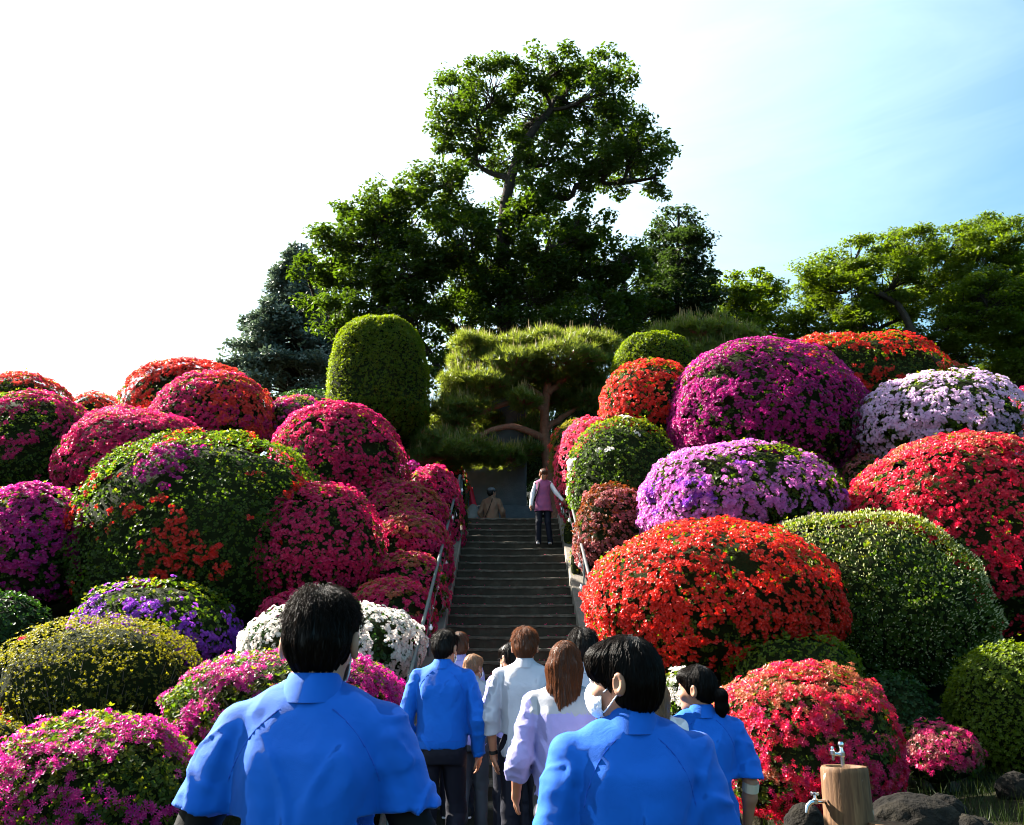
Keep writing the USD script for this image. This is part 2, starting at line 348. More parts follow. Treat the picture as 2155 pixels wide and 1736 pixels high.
add_bush('nearest azalea, pink and yellow green, at the bottom left corner', (-40, 1506, 430, 1900), 6.9, [('hot_pink', .50, .056, {}), ('magenta', .16, .056, {})], 'azalea_leaf', 1.3, fresh0=.45)
add_bush('small olive bush with bright red blossoms, left edge beside the yellow dome', (-100, 1512, 62, 1680), 8.3, [('red', .14, .06, dict(bias=lambda q: -.8 * q[:, 0]))], 'yellow_leaf', .8)
# ---- right of the stairs
add_bush('yellow green azalea edge behind the salmon pink strip', (1156, 884, 1300, 1040), 18.2, [('coral', .1, .06, {})], 'yellow_leaf', 1.1)
add_bush('narrow salmon pink azalea squeezed between two green bushes', (1168, 888, 1330, 1130), 16.9, [('salmon', .97, .06, {})], 'azalea_leaf', .15)
add_bush('glossy green azalea dotted with a few white blossoms near the top of the stairs', (1195, 884, 1432, 1140), 15.7, [('white_flower', .03, .085, {})], 'azalea_leaf', 1.25, ytop=False)
add_bush('rust brown azalea dome with faded pink sides beside the right handrail', (1209, 1021, 1376, 1230), 14.3, [('dusty_pink', .5, .05, dict(bias=lambda q: .9 * q[:, 2]))], 'brown_leaf', 1.2)
add_bush('orange red azalea under the small clipped topiary', (1265, 768, 1475, 960), 17.2, [('vermilion', .6, .065, {}), ('coral', .25, .065, {})], 'azalea_leaf', .6)
add_bush('great magenta purple azalea dome on the upper right', (1404, 731, 1806, 1040), 16.4, [('magenta', .82, .062, {}), ('hot_pink', .15, .062, dict(bias=lambda q: .8 * q[:, 0]))], 'azalea_leaf', .5)
add_bush('long flat topped hedge of orange red azalea under the tree on the right', (1620, 725, 1965, 900), 20.0, [('vermilion', .40, .07, dict(bias=top_only))], 'azalea_leaf', .9, n=3.2)
add_bush('small orange yellow bush at the end of the flat topped hedge', (1930, 768, 2056, 870), 20.5, [('coral', .25, .065, {})], 'yellow_leaf', .9)
add_bush('pale lilac white azalea dome on the upper right', (1800, 795, 2146, 1010), 15.6, [('lilac_white', .72, .066, {})], 'azalea_leaf', .55)
add_bush('crimson azalea cut by the right edge behind the lilac white dome', (2112, 815, 2330, 990), 16.8, [('crimson', .8, .065, {})], 'azalea_leaf', .5)
add_bush('dull mauve azalea in the dark gap left of the big red bush', (1775, 962, 1880, 1080), 15.2, [('dusty_pink', .6, .06, {})], 'azalea_leaf', .5)
add_bush('orchid pink azalea with green crown above the orange red bush', (1340, 950, 1765, 1180), 13.6, [('orchid', .62, .066, dict(bias=lambda q: .45 * q[:, 0] + .2 * q[:, 2])), ('violet', .05, .066, {})], 'azalea_leaf', .8)
add_bush('biggest bright red azalea dome at the right edge', (1778, 926, 2330, 1380), 12.8, [('red', .85, .062, {}), ('wilted', .16, .05, dict(bias=top_only))], 'azalea_leaf', .4)
add_bush('green azalea covered in pale white buds right of the orange red bush', (1540, 1086, 2056, 1470), 11.6, [('white_bud', .42, .036, {})], 'azalea_leaf', 1.4, fresh=1.5)  # fresh paints the sunlit crown with yellower leaves
add_bush('large orange red azalea overhanging the right side of the stairs', (1240, 1108, 1748, 1440), 10.9, [('vermilion', .88, .056, {})], 'azalea_leaf', .35)
add_bush('mossy dark green clipped dome below the orange red azalea', (1528, 1330, 1806, 1520), 9.9, [], 'topiary_leaf', 1.5)
add_bush('pinkish red azalea dome with faded top behind the drinking fountain', (1500, 1404, 1880, 1740), 8.2, [('red', .62, .056, {}), ('crimson', .4, .056, {}), ('wilted', .34, .046, dict(bias=lambda q: -1.4 * np.clip((q[:, 2] - .4) / .5, 0, 1)))], 'azalea_leaf', .35)
add_bush('dark olive clipped ball deep in shade right of the pinkish red azalea', (1800, 1420, 1962, 1590), 9.8, [], 'dark_leaf', 1.3)
add_bush('large green clipped ball at the right edge near the bottom', (2008, 1354, 2330, 1660), 9.6, [], 'topiary_leaf', 1.5)
add_bush('smallest pink azalea low on the shaded bank at the lower right', (1888, 1524, 2052, 1650), 8.7, [('rose', .5, .055, {}), ('dusty_pink', .25, .05, {})], 'azalea_leaf', .5)
add_bush('small white azalea glimpsed behind the woman with the ponytail', (1380, 1415, 1520, 1560), 9.6, [('white_flower', .35, .06, {})], 'azalea_leaf', .8)
add_bush('yellow green sprigs spilling over the right side wall near the top step', (1184, 1092, 1216, 1160), 16.4, [], 'yellow_leaf', 1.4)
add_bush('yellow green sprigs on the right side wall beside the rust brown dome', (1199, 1150, 1228, 1225), 14.9, [], 'yellow_leaf', 1.4)
add_bush('green sprig growing at the top left end of the stairs', (958, 1062, 986, 1125), 17.5, [], 'yellow_leaf', 1.2)
# ---- up on the terrace
add_bush('dense dark hedge mass behind the pine and the tall clipped topiary', (800, 850, 1010, 1040), 24.5, [], 'dark_leaf', 1.0)
add_bush('dark hedge seen through the gap right of the pine trunk', (1150, 800, 1330, 1040), 23.2, [], 'dark_leaf', 1.0)
add_bush('dark shrub closing the gap between the conifer and the topiary', (560, 830, 760, 960), 23.0, [], 'dark_leaf', .9)
add_bush('orange tipped shrub under the left end of the pine', (835, 905, 915, 1000), 20.5, [('coral', .45, .06, {})], 'yellow_leaf', .8)
add_bush('rust and green shrub between the pine and the stone monument', (885, 972, 985, 1090), 20.8, [('coral', .3, .06, {})], 'azalea_leaf', .8)
add_bush('pale flowering shrub right of the stone monument', (1104, 1008, 1180, 1100), 23.0, [('white_flower', .4, .06, {})], 'dark_leaf', .8)
add_bush('dark shrub in shade under the pine trunk', (1090, 935, 1200, 1070), 25.0, [('dusty_pink', .06, .06, {})], 'dark_leaf', 1.1)
add_bush('dark background shrub left of the pine trunk behind the monument', (900, 800, 1180, 1080), 25.5, [], 'dark_leaf', 1.0)
for b in B:
    L, T, R, Bo = b['box']
    y = b['y']
    lx, rx_, tp, bt = at(L, (T + Bo) / 2, y), at(R, (T + Bo) / 2, y), at((L + R) / 2, T, y), at((L + R) / 2, Bo, y)
    b['rx'] = (rx_[0] - lx[0]) / 2
    b['ztop'], b['zbot'] = tp[2], bt[2]
    b['zc'] = bt[2] + .40 * (tp[2] - bt[2])
    b['c'] = np.array([(rx_[0] + lx[0]) / 2, y, b['zc']])
    b['ru'], b['rd'] = tp[2] - b['zc'], (b['zc'] - bt[2]) * 1.05
    b['ry'] = min(b['rx'], 1.6) * 0.95

# ---------------------------------------------------------------- ground
CX = [b['c'][0] for b in B] + [s * 1.45 for s in (-1, 1) for _ in np.arange(8, 26, .75)]
CY = [b['c'][1] for b in B] + [y for _ in (-1, 1) for y in np.arange(8, 26, .75)]
CZ = [b['zbot'] - .05 for b in B] + [float(stair_z(y)) - .12 for _ in (-1, 1) for y in np.arange(8, 26, .75)]
for x, y, z in [(-40, 24, 5.2), (-25, 30, 5.6), (0, 30, 5.0), (20, 30, 6.4), (40, 26, 6.2), (12, 26, 6.6), (-12, 28, 6.0), (-14, 12, 2.6), (14, 11, 2.2), (-12, 18, 5.0), (14, 18, 5.2),
                (-8, 5.6, 0), (8, 5.4, 0), (-4, 5.2, 0), (4.5, 5.6, 0.0), (0, 5, 0), (0, 7, 0), (1.5, 6.5, 0), (-1.5, 6.5, 0), (20, 5, 0), (-20, 5, 0), (3.2, 7.0, .55), (4.6, 7.3, .72), (6, 8, 1.0), (3.4, 6.4, .48), (4.6, 6.4, .55), (2.6, 6.6, .3), (6, 6.6, .6), (5.2, 7.6, .85)]:
    CX.append(x), CY.append(y), CZ.append(z)
CX, CY, CZ = map(np.array, (CX, CY, CZ))


def ground(x, y):
    x, y = np.asarray(x, float), np.asarray(y, float)
    d2 = (x[..., None] - CX) ** 2 + (y[..., None] - CY) ** 2
    w = 1.0 / (d2 + .12) ** 2
    z = (w * CZ).sum(-1) / w.sum(-1)
    z = np.where(y < 6.0, path_z(y) + z * np.clip((y - 4.5) / 1.5, 0, 1), z)
    inner = np.clip((1.35 - np.abs(x)) / .15, 0, 1)
    zin = np.where(y > Y_TOP + .2, np.where(y > Y_TOP + .48, TERRACE, Z_TOP - .2), np.where(y > Y_BASE - .05, stair_z(y) - .45, path_z(y)))
    z = z * (1 - inner) + zin * inner
    far = np.clip((np.hypot(x, y - 15) - 60) / 100, 0, 1)
    return z * (1 - far) + 5.0 * far * (y > 0)


gx = np.unique(np.r_[-400, -200, -100, -60, -40, np.arange(-30, -10, 1.2), np.arange(-10, -1.6, .3), np.arange(-1.6, 1.61, .1), np.arange(1.6, 10, .3), np.arange(10, 30, 1.2), 40, 60, 100, 200, 400])
gy = np.unique(np.r_[-60, -30, -10, -3, 0, 3, np.arange(4, 26, .22), np.arange(26, 44, 1), 50, 60, 80, 120, 200, 400, 700])
X, Y = np.meshgrid(gx, gy, indexing='ij')
Zg = ground(X, Y)
bumpy = (meshkit.fbm(np.stack([X * 1.7, Y * 1.7, X * 0], -1), 3) - .5) * .12 * (np.abs(X) > 1.3) * (np.hypot(X, Y) < 60) * (Y > 5.5)
Zg = Zg + bumpy
i, j = np.meshgrid(np.arange(len(gx) - 1), np.arange(len(gy) - 1), indexing='ij')
nY = len(gy)
quads = np.stack([i * nY + j, (i + 1) * nY + j, (i + 1) * nY + j + 1, i * nY + j + 1], -1).reshape(-1, 4)
gm = part('ground', (np.stack([X, Y, Zg], -1).reshape(-1, 3), quads), 'soil', smooth=True)
tag(gm, kind='structure', label='dark soil of the garden hillside and the terrace above the stairs')

# ---------------------------------------------------------------- stairs: each step its own piece, with worn edges
stairs = UsdGeom.Xform.Define(stage, '/World/stairs')
tag(stairs, label='worn concrete stairs climbing between the azaleas', kind='structure')
rs = np.random.default_rng(3)
for n in range(NSTEP):
    y0 = Y_BASE + RUN * n
    z1 = RISE * (n + 1)
    xs = np.linspace(-HALF, HALF, 25)
    jit = lambda s: rs.normal(0, s, len(xs))
    back = y0 + (RUN + .05 if n < NSTEP - 1 else .5)
    prof = []
    nose_y, nose_z = y0 + np.abs(jit(.004)), z1 + jit(.0025)
    wear = .012 * np.exp(-(xs / .5) ** 2)
    rows = [np.stack([xs, np.full_like(xs, y0 + .012), np.full_like(xs, z1 - RISE - .06)], 1),
            np.stack([xs, nose_y + .004, nose_z - .035 - wear], 1),
            np.stack([xs, nose_y + .010, nose_z - .008 - wear], 1),
            np.stack([xs, nose_y + .035, nose_z - wear * .8], 1),
            np.stack([xs, np.full_like(xs, back), np.full_like(xs, z1 + .004)], 1),
            np.stack([xs, np.full_like(xs, back), np.full_like(xs, z1 - RISE - .06)], 1)]
    v = np.vstack(rows)
    m = len(xs)
    f = []
    for r in range(len(rows)):
        r2 = (r + 1) % len(rows)
        for k in range(m - 1):
            f += [[r * m + k, r * m + k + 1, r2 * m + k + 1], [r * m + k, r2 * m + k + 1, r2 * m + k]]
    for r in range(1, len(rows) - 1):
        f += [[0, r * m, (r + 1) * m], [m - 1, (r + 1) * m + m - 1, r * m + m - 1]]
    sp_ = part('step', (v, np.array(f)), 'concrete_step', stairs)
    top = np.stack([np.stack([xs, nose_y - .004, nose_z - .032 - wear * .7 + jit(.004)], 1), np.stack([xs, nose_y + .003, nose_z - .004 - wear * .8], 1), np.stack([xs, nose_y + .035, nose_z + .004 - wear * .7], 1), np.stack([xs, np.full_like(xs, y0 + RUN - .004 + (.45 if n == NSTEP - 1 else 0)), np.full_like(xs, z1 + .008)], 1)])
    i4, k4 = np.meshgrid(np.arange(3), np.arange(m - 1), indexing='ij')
    part('tread', (top.reshape(-1, 3), np.stack([i4 * m + k4, i4 * m + k4 + 1, (i4 + 1) * m + k4 + 1, (i4 + 1) * m + k4], -1).reshape(-1, 4)), 'skylit_tread', sp_)  # pale strip over nose and tread paints in light from above
for s in (-1, 1):                                                   # the sloping side walls
    a, bq = s * HALF + s * .004, s * (HALF + .27)
    ys = np.arange(Y_BASE - .25, Y_TOP + .55, .2)
    zs = np.minimum((ys - Y_BASE) / RUN * RISE + RISE + .10, Z_TOP + .12) + np.random.default_rng(5 + s).normal(0, .006, len(ys))
    v, f = [], []
    for y, z in zip(ys, zs):
        v += [[a, y, z - .8], [a, y, z - .015], [a + s * .015, y, z], [bq - s * .015, y, z], [bq, y, z - .02], [bq, y, z - .8]]
    for k in range(len(ys) - 1):
        for c in range(6):
            p0, p1, p2, p3 = 6 * k + c, 6 * k + (c + 1) % 6, 6 * k + 6 + (c + 1) % 6, 6 * k + 6 + c
            f += [[p0, p1, p2], [p0, p2, p3]] if s > 0 else [[p0, p2, p1], [p0, p3, p2]]
    for o in (0, 6 * (len(ys) - 1)):
        f += [[o, o + c, o + c + 1] for c in range(1, 5)]
    part('side_wall', (np.array(v), np.array(f)), 'concrete_curb', stairs)

# handrails with posts, and the festoon of white lamps hung along them
for s, lab in ((-1, 'grey green pipe handrail on the left side of the stairs'), (1, 'steel pipe handrail on the right side of the stairs')):
    t = thing('handrail', lab, 'handrail', (s * (HALF + .14), Y_BASE, 0))
    mat = 'rail_paint' if s < 0 else 'rail_steel'
    zr = lambda y: (y - Y_BASE) / RUN * RISE + RISE + .10
    path = [(0, -.35, zr(Y_BASE) - .2), (0, -.3, zr(Y_BASE) + .55)] + [(0, y - Y_BASE, zr(y) + .78) for y in np.linspace(Y_BASE, Y_TOP, 14)] + [(0, Y_TOP + .5 - Y_BASE, zr(Y_TOP) + .86), (0, Y_TOP + .7 - Y_BASE, zr(Y_TOP) + .78), (0, Y_TOP + .72 - Y_BASE, zr(Y_TOP) + .1)]
    part('rail', tube(path, .023, 10), mat, t, smooth=40)
    for y in np.linspace(Y_BASE + 1.6, Y_TOP, 6):
        part('post', tube([(0, y - Y_BASE, zr(y) - .1), (0, y - Y_BASE, zr(y) + .775)], .018, 8), mat, t, smooth=40)
    g = thing('string_lights', ('left' if s < 0 else 'right') + ' string of white bulb lamps hanging along the ' + ('grey green' if s < 0 else 'steel') + ' handrail', 'string lights', (s * (HALF + .10), Y_BASE, 0))
    ys = np.arange(Y_BASE + .3, Y_TOP, .62)
    wire = []
    for k, y in enumerate(np.linspace(Y_BASE + .2, Y_TOP, 60)):
        wire.append((0, y - Y_BASE, zr(y) + .62 - .05 * math.sin(k * 1.3) ** 2))
    part('cable', tube(wire, .006, 5), 'wire', g)
    rb = np.random.default_rng(11 + s)
    for y in ys:
        prof = np.array([[0, -.075], [.018, -.07], [.030, -.045], [.031, -.03], [.022, -.005], [.012, .01], [.012, .03], [0, .03]])
        m = trimesh.creation.revolve(prof * .72, sections=10)
        v, f = tm(m)
        part('bulb', (v + np.array([rb.normal(0, .03), y - Y_BASE, zr(y) + .56 + rb.normal(0, .05)]), f), 'bulb', g, smooth=40)
# ---------------------------------------------------------------- azalea bushes
def petal_flower(n=5, cup=.35, notch=.5):
    v, f = [[0, 0, -.10]], []
    for k in range(n):
        a = 2 * np.pi * k / n
        h = np.pi / n
        v += [[notch * .5 * np.cos(a - h), notch * .5 * np.sin(a - h), cup * .12], [.5 * np.cos(a - h * .3), .5 * np.sin(a - h * .3), cup * .5], [.5 * np.cos(a + h * .3), .5 * np.sin(a + h * .3), cup * .42]]
    for k in range(n):
        b = 1 + 3 * k
        c = 1 + 3 * ((k + 1) % n)
        f += [[0, b, b + 1], [0, b + 1, b + 2]]
    return np.array(v), np.array(f)


def simple_flower(n=5, cup=.4):
    v, f = [[0, 0, -.08]], []
    for k in range(n):
        a = 2 * np.pi * k / n
        v += [[.5 * np.cos(a - .5), .5 * np.sin(a - .5), cup * .35], [.5 * np.cos(a + .5), .5 * np.sin(a + .5), cup * .5]]
        f.append([0, 1 + 2 * k, 2 + 2 * k])
    return np.array(v), np.array(f)


def whorl(n=5, lift=.5, width=.30):
    v, f = [], []
    for k in range(n):
        a = 2 * np.pi * k / n + .3 * (k % 2)
        c, s = np.cos(a), np.sin(a)
        l = lift * (1 + .35 * (k % 2))
        b = len(v)
        for r, w, z in ((.03, 0, 0), (.27, width / 2, l * .30 - .02), (.5, 0, l * .45), (.27, -width / 2, l * .30 - .02)):
            v.append([r * c - w * s, r * s + w * c, z])
        f += [[b, b + 1, b + 2], [b, b + 2, b + 3]]
    return np.array(v), np.array(f)


def bud():
    v = np.array([[0, 0, 0], [.22, 0, .35], [-.11, .19, .4], [-.11, -.19, .35], [0, 0, 1.0]]) * .9
    return v, np.array([[0, 2, 1], [0, 3, 2], [0, 1, 3], [1, 2, 4], [2, 3, 4], [3, 1, 4]])


F_NEAR, F_FAR = petal_flower(), simple_flower()
W_NEAR, W_FAR = whorl(4, .5, .36), whorl(3, .55, .52)
BUD = bud()


class Dome:
    """The clipped form of a bush: a superellipsoid with its own lumps, standing on the bank."""

    def __init__(self, b, seed):
        self.b, self.seed = b, seed
        self.n = b.get('n', 2.35)

    def at(self, u):
        b, n = self.b, self.n
        r = (np.abs(u) ** n).sum(1) ** (-1 / n)
        q = u * r[:, None]
        R = np.array([b['rx'], b['ry'], 1.0])
        rz = np.where(q[:, 2] > 0, b['ru'], b['rd'])
        lump = 1 + b.get('lump', .17) * (meshkit.fbm(q * 1.7 + self.seed * 7.1, 3, self.seed) - .5) + .07 * (meshkit.noise(q * 5.5 + self.seed * 3.3, self.seed) - .5)
        taper = np.where(q[:, 2] < 0, 1 - .25 * np.clip(-q[:, 2], 0, 1) ** 1.5, 1)
        p = np.stack([q[:, 0] * R[0] * taper, q[:, 1] * R[1] * taper, q[:, 2] * rz], 1) * lump[:, None]
        g = np.sign(u) * np.abs(q) ** (n - 1) / np.stack([np.full(len(q), R[0]), np.full(len(q), R[1]), rz], 1)
        return p + b['c'], unit(g), q

    def sample(self, count, rng, low=-.75):
        b = self.b
        u = unit(rng.normal(size=(int(count * 3.2) + 64, 3)) * [1, 1, 1])
        p, nr, q = self.at(u)
        # even by area: weigh directions by the surface element
        R = np.array([b['rx'], b['ry'], (b['ru'] + b['rd']) / 2])
        rr = np.linalg.norm(p - b['c'], axis=1)
        w = rr ** 2 / np.maximum((unit(p - b['c']) * nr).sum(1), .25)
        view = unit(EYE - p)
        facing = (view * nr).sum(1)
        w = w * np.where(facing < -.35, .10, np.where(facing < -.12, .6, 1.0)) * (q[:, 2] > low)
        k = rng.random(len(u)) < w / np.quantile(w, .97)
        i = np.flatnonzero(k)[:count]
        return p[i], nr[i], q[i]

    def area(self):
        b = self.b
        a, c, z = b['rx'], b['ry'], (b['ru'] + b['rd'] * .7) / 2
        return 4 * np.pi * (((a * c) ** 1.6 + (a * z) ** 1.6 + (c * z) ** 1.6) / 3) ** (1 / 1.6) * .62


ICO = trimesh.creation.icosphere(3)
TRI_TOTAL = 0


def build_bush(b, k):
    rng = np.random.default_rng(1000 + k)
    d = Dome(b, k)
    y = b['y']
    near = y < 9.9
    base = (b['c'][0], b['c'][1], b['zbot'] - .1)
    t = thing('azalea_bush' if b['flowers'] else 'clipped_shrub', b['label'], 'bush', base, group=None)
    o = np.array(base)
    v, _, _ = d.at(unit(np.array(ICO.vertices)))
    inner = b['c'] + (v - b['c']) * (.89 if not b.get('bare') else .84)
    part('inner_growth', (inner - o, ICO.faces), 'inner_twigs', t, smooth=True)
    stems = []
    for s in range(7):
        a = rng.uniform(0, 6.28)
        p0 = np.array([.12 * math.cos(a), .12 * math.sin(a), -.05])
        p1 = np.array([b['rx'] * .55 * math.cos(a), b['ry'] * .55 * math.sin(a), (b['zc'] - b['zbot']) * 1.1])
        stems.append(tube([p0, (p0 + p1) / 2 + rng.normal(0, .05, 3), p1], [.035, .025, .015], 5))
    part('stems', cat(stems), 'azalea_stem', t)
    area = d.area()
    green_left = np.ones(0)
    total = sum(l[1] for l in b['flowers'] if l[0] not in ('white_bud',))
    masks = []
    occupied = None
    for li, (mat, share, size, opt) in enumerate(b['flowers']):
        if mat == 'white_bud':
            n = int(area * share * 900)
            p, nr, q = d.sample(n, rng)
            vv = scatter(*BUD, p - o + nr * .035, unit(nr + rng.normal(0, .35, nr.shape) + [0, 0, .5]), size * rng.uniform(.7, 1.25, len(p)), rng)
            m = part('buds', vv, mat, t)
            tag(m, kind='stuff')
            continue
        if y > 12:
            size = size * 1.08
        per = 4
        full = share >= .45
        size = size * (.72 if full else .80)
        nclu = int(area * 1.65 / (per * .62 * size * size))
        p, nr, q = d.sample(nclu, rng)
        fld = meshkit.fbm(p * 2.1 + li * 13.7 + k, 3, 31 + li + k) + .45 * meshkit.noise(p * 7.5 + li * 5.1, 17 + li)
        if 'bias' in opt:
            fld = fld + .55 * opt['bias'](q)
        # lower places and undersides carry fewer flowers
        fld = fld + .25 * np.clip(-q[:, 2] - .1, 0, 1) + .05 * rng.normal(size=len(p))
        keep = fld < np.quantile(fld, min(.999, share))
        p, nr, q = p[keep], nr[keep], q[keep]
        if not len(p):
            continue
        out = rng.normal(0, .018, len(p)) + .03
        fr = frames(nr, rng)
        P, N = [], []
        for j in range(per):
            a = 2 * np.pi * j / per + rng.uniform(-.5, .5, len(p))
            rad = size * rng.uniform(.35, .85, len(p)) if j else size * .1 * np.ones(len(p))
            off = (np.cos(a) * rad)[:, None] * fr[:, 0] + (np.sin(a) * rad)[:, None] * fr[:, 1]
            P.append(p + off + nr * (out - .35 * rad)[:, None])
            N.append(unit(nr + off / size * .8 + rng.normal(0, .22, p.shape) + [0, 0, .12]))
        P, N = np.vstack(P), np.vstack(N)
        tv, tf = F_NEAR if near else F_FAR
        vv = scatter(tv, tf, P - o, N, size * rng.uniform(.78, 1.15, len(P)), rng)
        m = part('flowers', vv, mat, t)
        tag(m, kind='stuff', label=None)
    # leaves: rosettes at the twig ends
    gsize = .075 if near else .085
    n = int(area * (.25 + b['green']) * 1.3 / (gsize * gsize * .8))
    if b['leafmat'] in ('topiary_leaf', 'yellow_leaf'):
        gsize *= .72 if b['leafmat'] == 'topiary_leaf' else .58
        n = int(n * (1.6 if b['leafmat'] == 'topiary_leaf' else 2.6))
    p, nr, q = d.sample(n, rng)
    if b.get('bare'):                                             # the clipped crown only; below it the leaves thin out
        keep = (q[:, 2] + .25 * meshkit.noise(p * 4, 3) > .52) | (rng.random(len(p)) < .22)
        p, nr, q = p[keep], nr[keep], q[keep]
    if near:                                                       # a second, deeper layer of leaves in the nearest bushes
        p2, nr2, q2 = d.sample(int(len(p) * (.9 if not b.get('bare') else .5)), rng)
        p, nr, q = np.vstack([p, p2 - nr2 * rng.uniform(.03, .10, len(p2))[:, None]]), np.vstack([nr, nr2]), np.vstack([q, q2])
    tv, tf = W_NEAR if near else W_FAR
    shoot = np.where(rng.random(len(p)) < .05, rng.uniform(.02, .07, len(p)), 0) * np.clip(nr[:, 2] + .3, 0, 1)
    P = p + nr * (rng.uniform(-.045, .018, len(p)) + shoot)[:, None]
    lm = b['leafmat']
    N = unit(nr + rng.normal(0, .38, p.shape) + [0, 0, .35])
    sz = gsize * rng.uniform(.65, 1.2, len(p))
    young = (lm == 'azalea_leaf') & (rng.random(len(P)) < np.clip((q[:, 2] - .35) * 1.1 * b.get('fresh', .9) + .10 * (shoot > 0), b.get('fresh0', .02), .8))  # denser towards the crown to paint its sunlight; fresh0 is shoots all over
    m = part('leaves', scatter(tv, tf, (P - o)[~young], N[~young], sz[~young], rng), lm, t)
    tag(m, kind='stuff')
    if young.any():
        m = part('young_sunlit_leaves', scatter(tv, tf, (P - o)[young] + nr[young] * .012, N[young], sz[young] * .9, rng), 'young_sunlit_leaf', t)
        tag(m, kind='stuff')
    if b.get('bare'):
        tw = []
        for _ in range(150):
            a = rng.uniform(-2.9, -.2)
            p0 = b['c'] + [b['rx'] * .7 * math.cos(a), b['ry'] * .7 * math.sin(a), rng.uniform(-1, 0) * b['rd']]
            dirn = np.array([math.cos(a) * .5, math.sin(a) * .6, rng.uniform(.6, 1.4)])
            p1 = p0 + dirn * rng.uniform(.15, .4)
            tw.append(tube([p0 - o, (p0 + p1) / 2 - o + rng.normal(0, .02, 3), p1 - o], [.006, .005, .003], 4, caps=False))
        m = part('bare_twigs', cat(tw), 'azalea_stem', t)
        tag(m, kind='stuff')


for k, b in enumerate(B):
    build_bush(b, k)


# ---------------------------------------------------------------- clipped columns of yew
def topiary(label, boxpx, y, n, seed):
    L, T, R, Bo = boxpx
    b = dict(box=boxpx, y=y)
    lx, rx_, tp, bt = at(L, (T + Bo) / 2, y), at(R, (T + Bo) / 2, y), at((L + R) / 2, T, y), at((L + R) / 2, Bo, y)
    b.update(lump=.05, rx=(rx_[0] - lx[0]) / 2, ry=(rx_[0] - lx[0]) / 2, c=np.array([(lx[0] + rx_[0]) / 2, y, bt[2] + .25 * (tp[2] - bt[2])]), n=n)
    b['ru'], b['rd'] = tp[2] - b['c'][2], b['c'][2] - bt[2]
    d = Dome(b, seed)
    rng = np.random.default_rng(seed)
    base = np.array([b['c'][0], y, float(ground(np.array([b['c'][0]]), np.array([y]))[0])])
    t = thing('topiary', label, 'topiary', base)
    v, _, _ = d.at(unit(np.array(ICO.vertices)))
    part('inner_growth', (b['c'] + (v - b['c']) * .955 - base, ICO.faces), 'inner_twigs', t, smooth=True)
    part('trunk', tube([(0, 0, -.2), (0, 0, b['c'][2] - base[2])], [.14, .1], 8), 'trunk_bark', t)
    p, nr, q = d.sample(int(d.area() * 1300), rng, low=-1)
    tv, tf = whorl(3, .7, .42)
    N = unit(nr + rng.normal(0, .3, p.shape) + [0, 0, .25])
    P = p + nr * rng.uniform(-.05, .02, len(p))[:, None]
    m = part('leaves', scatter(tv, tf, P - base, N, .075 * rng.uniform(.7, 1.25, len(p)), rng), 'topiary_leaf', t)
    tag(m, kind='stuff')


topiary('tall clipped yew column with rounded top left of the pine', (694, 677, 901, 930), 20.0, 2.9, 41)
topiary('shorter clipped yew dome with rounded top behind the orange red azalea', (1286, 709, 1466, 880), 19.6, 2.8, 42)

# ---------------------------------------------------------------- trees
LEAF2 = (np.array([[-.5, 0, 0], [0, .26, .07], [.5, 0, -.04], [0, -.26, .07]]), np.array([[0, 2, 1], [0, 3, 2]]))
LEAFY = whorl(3, .25, .34)


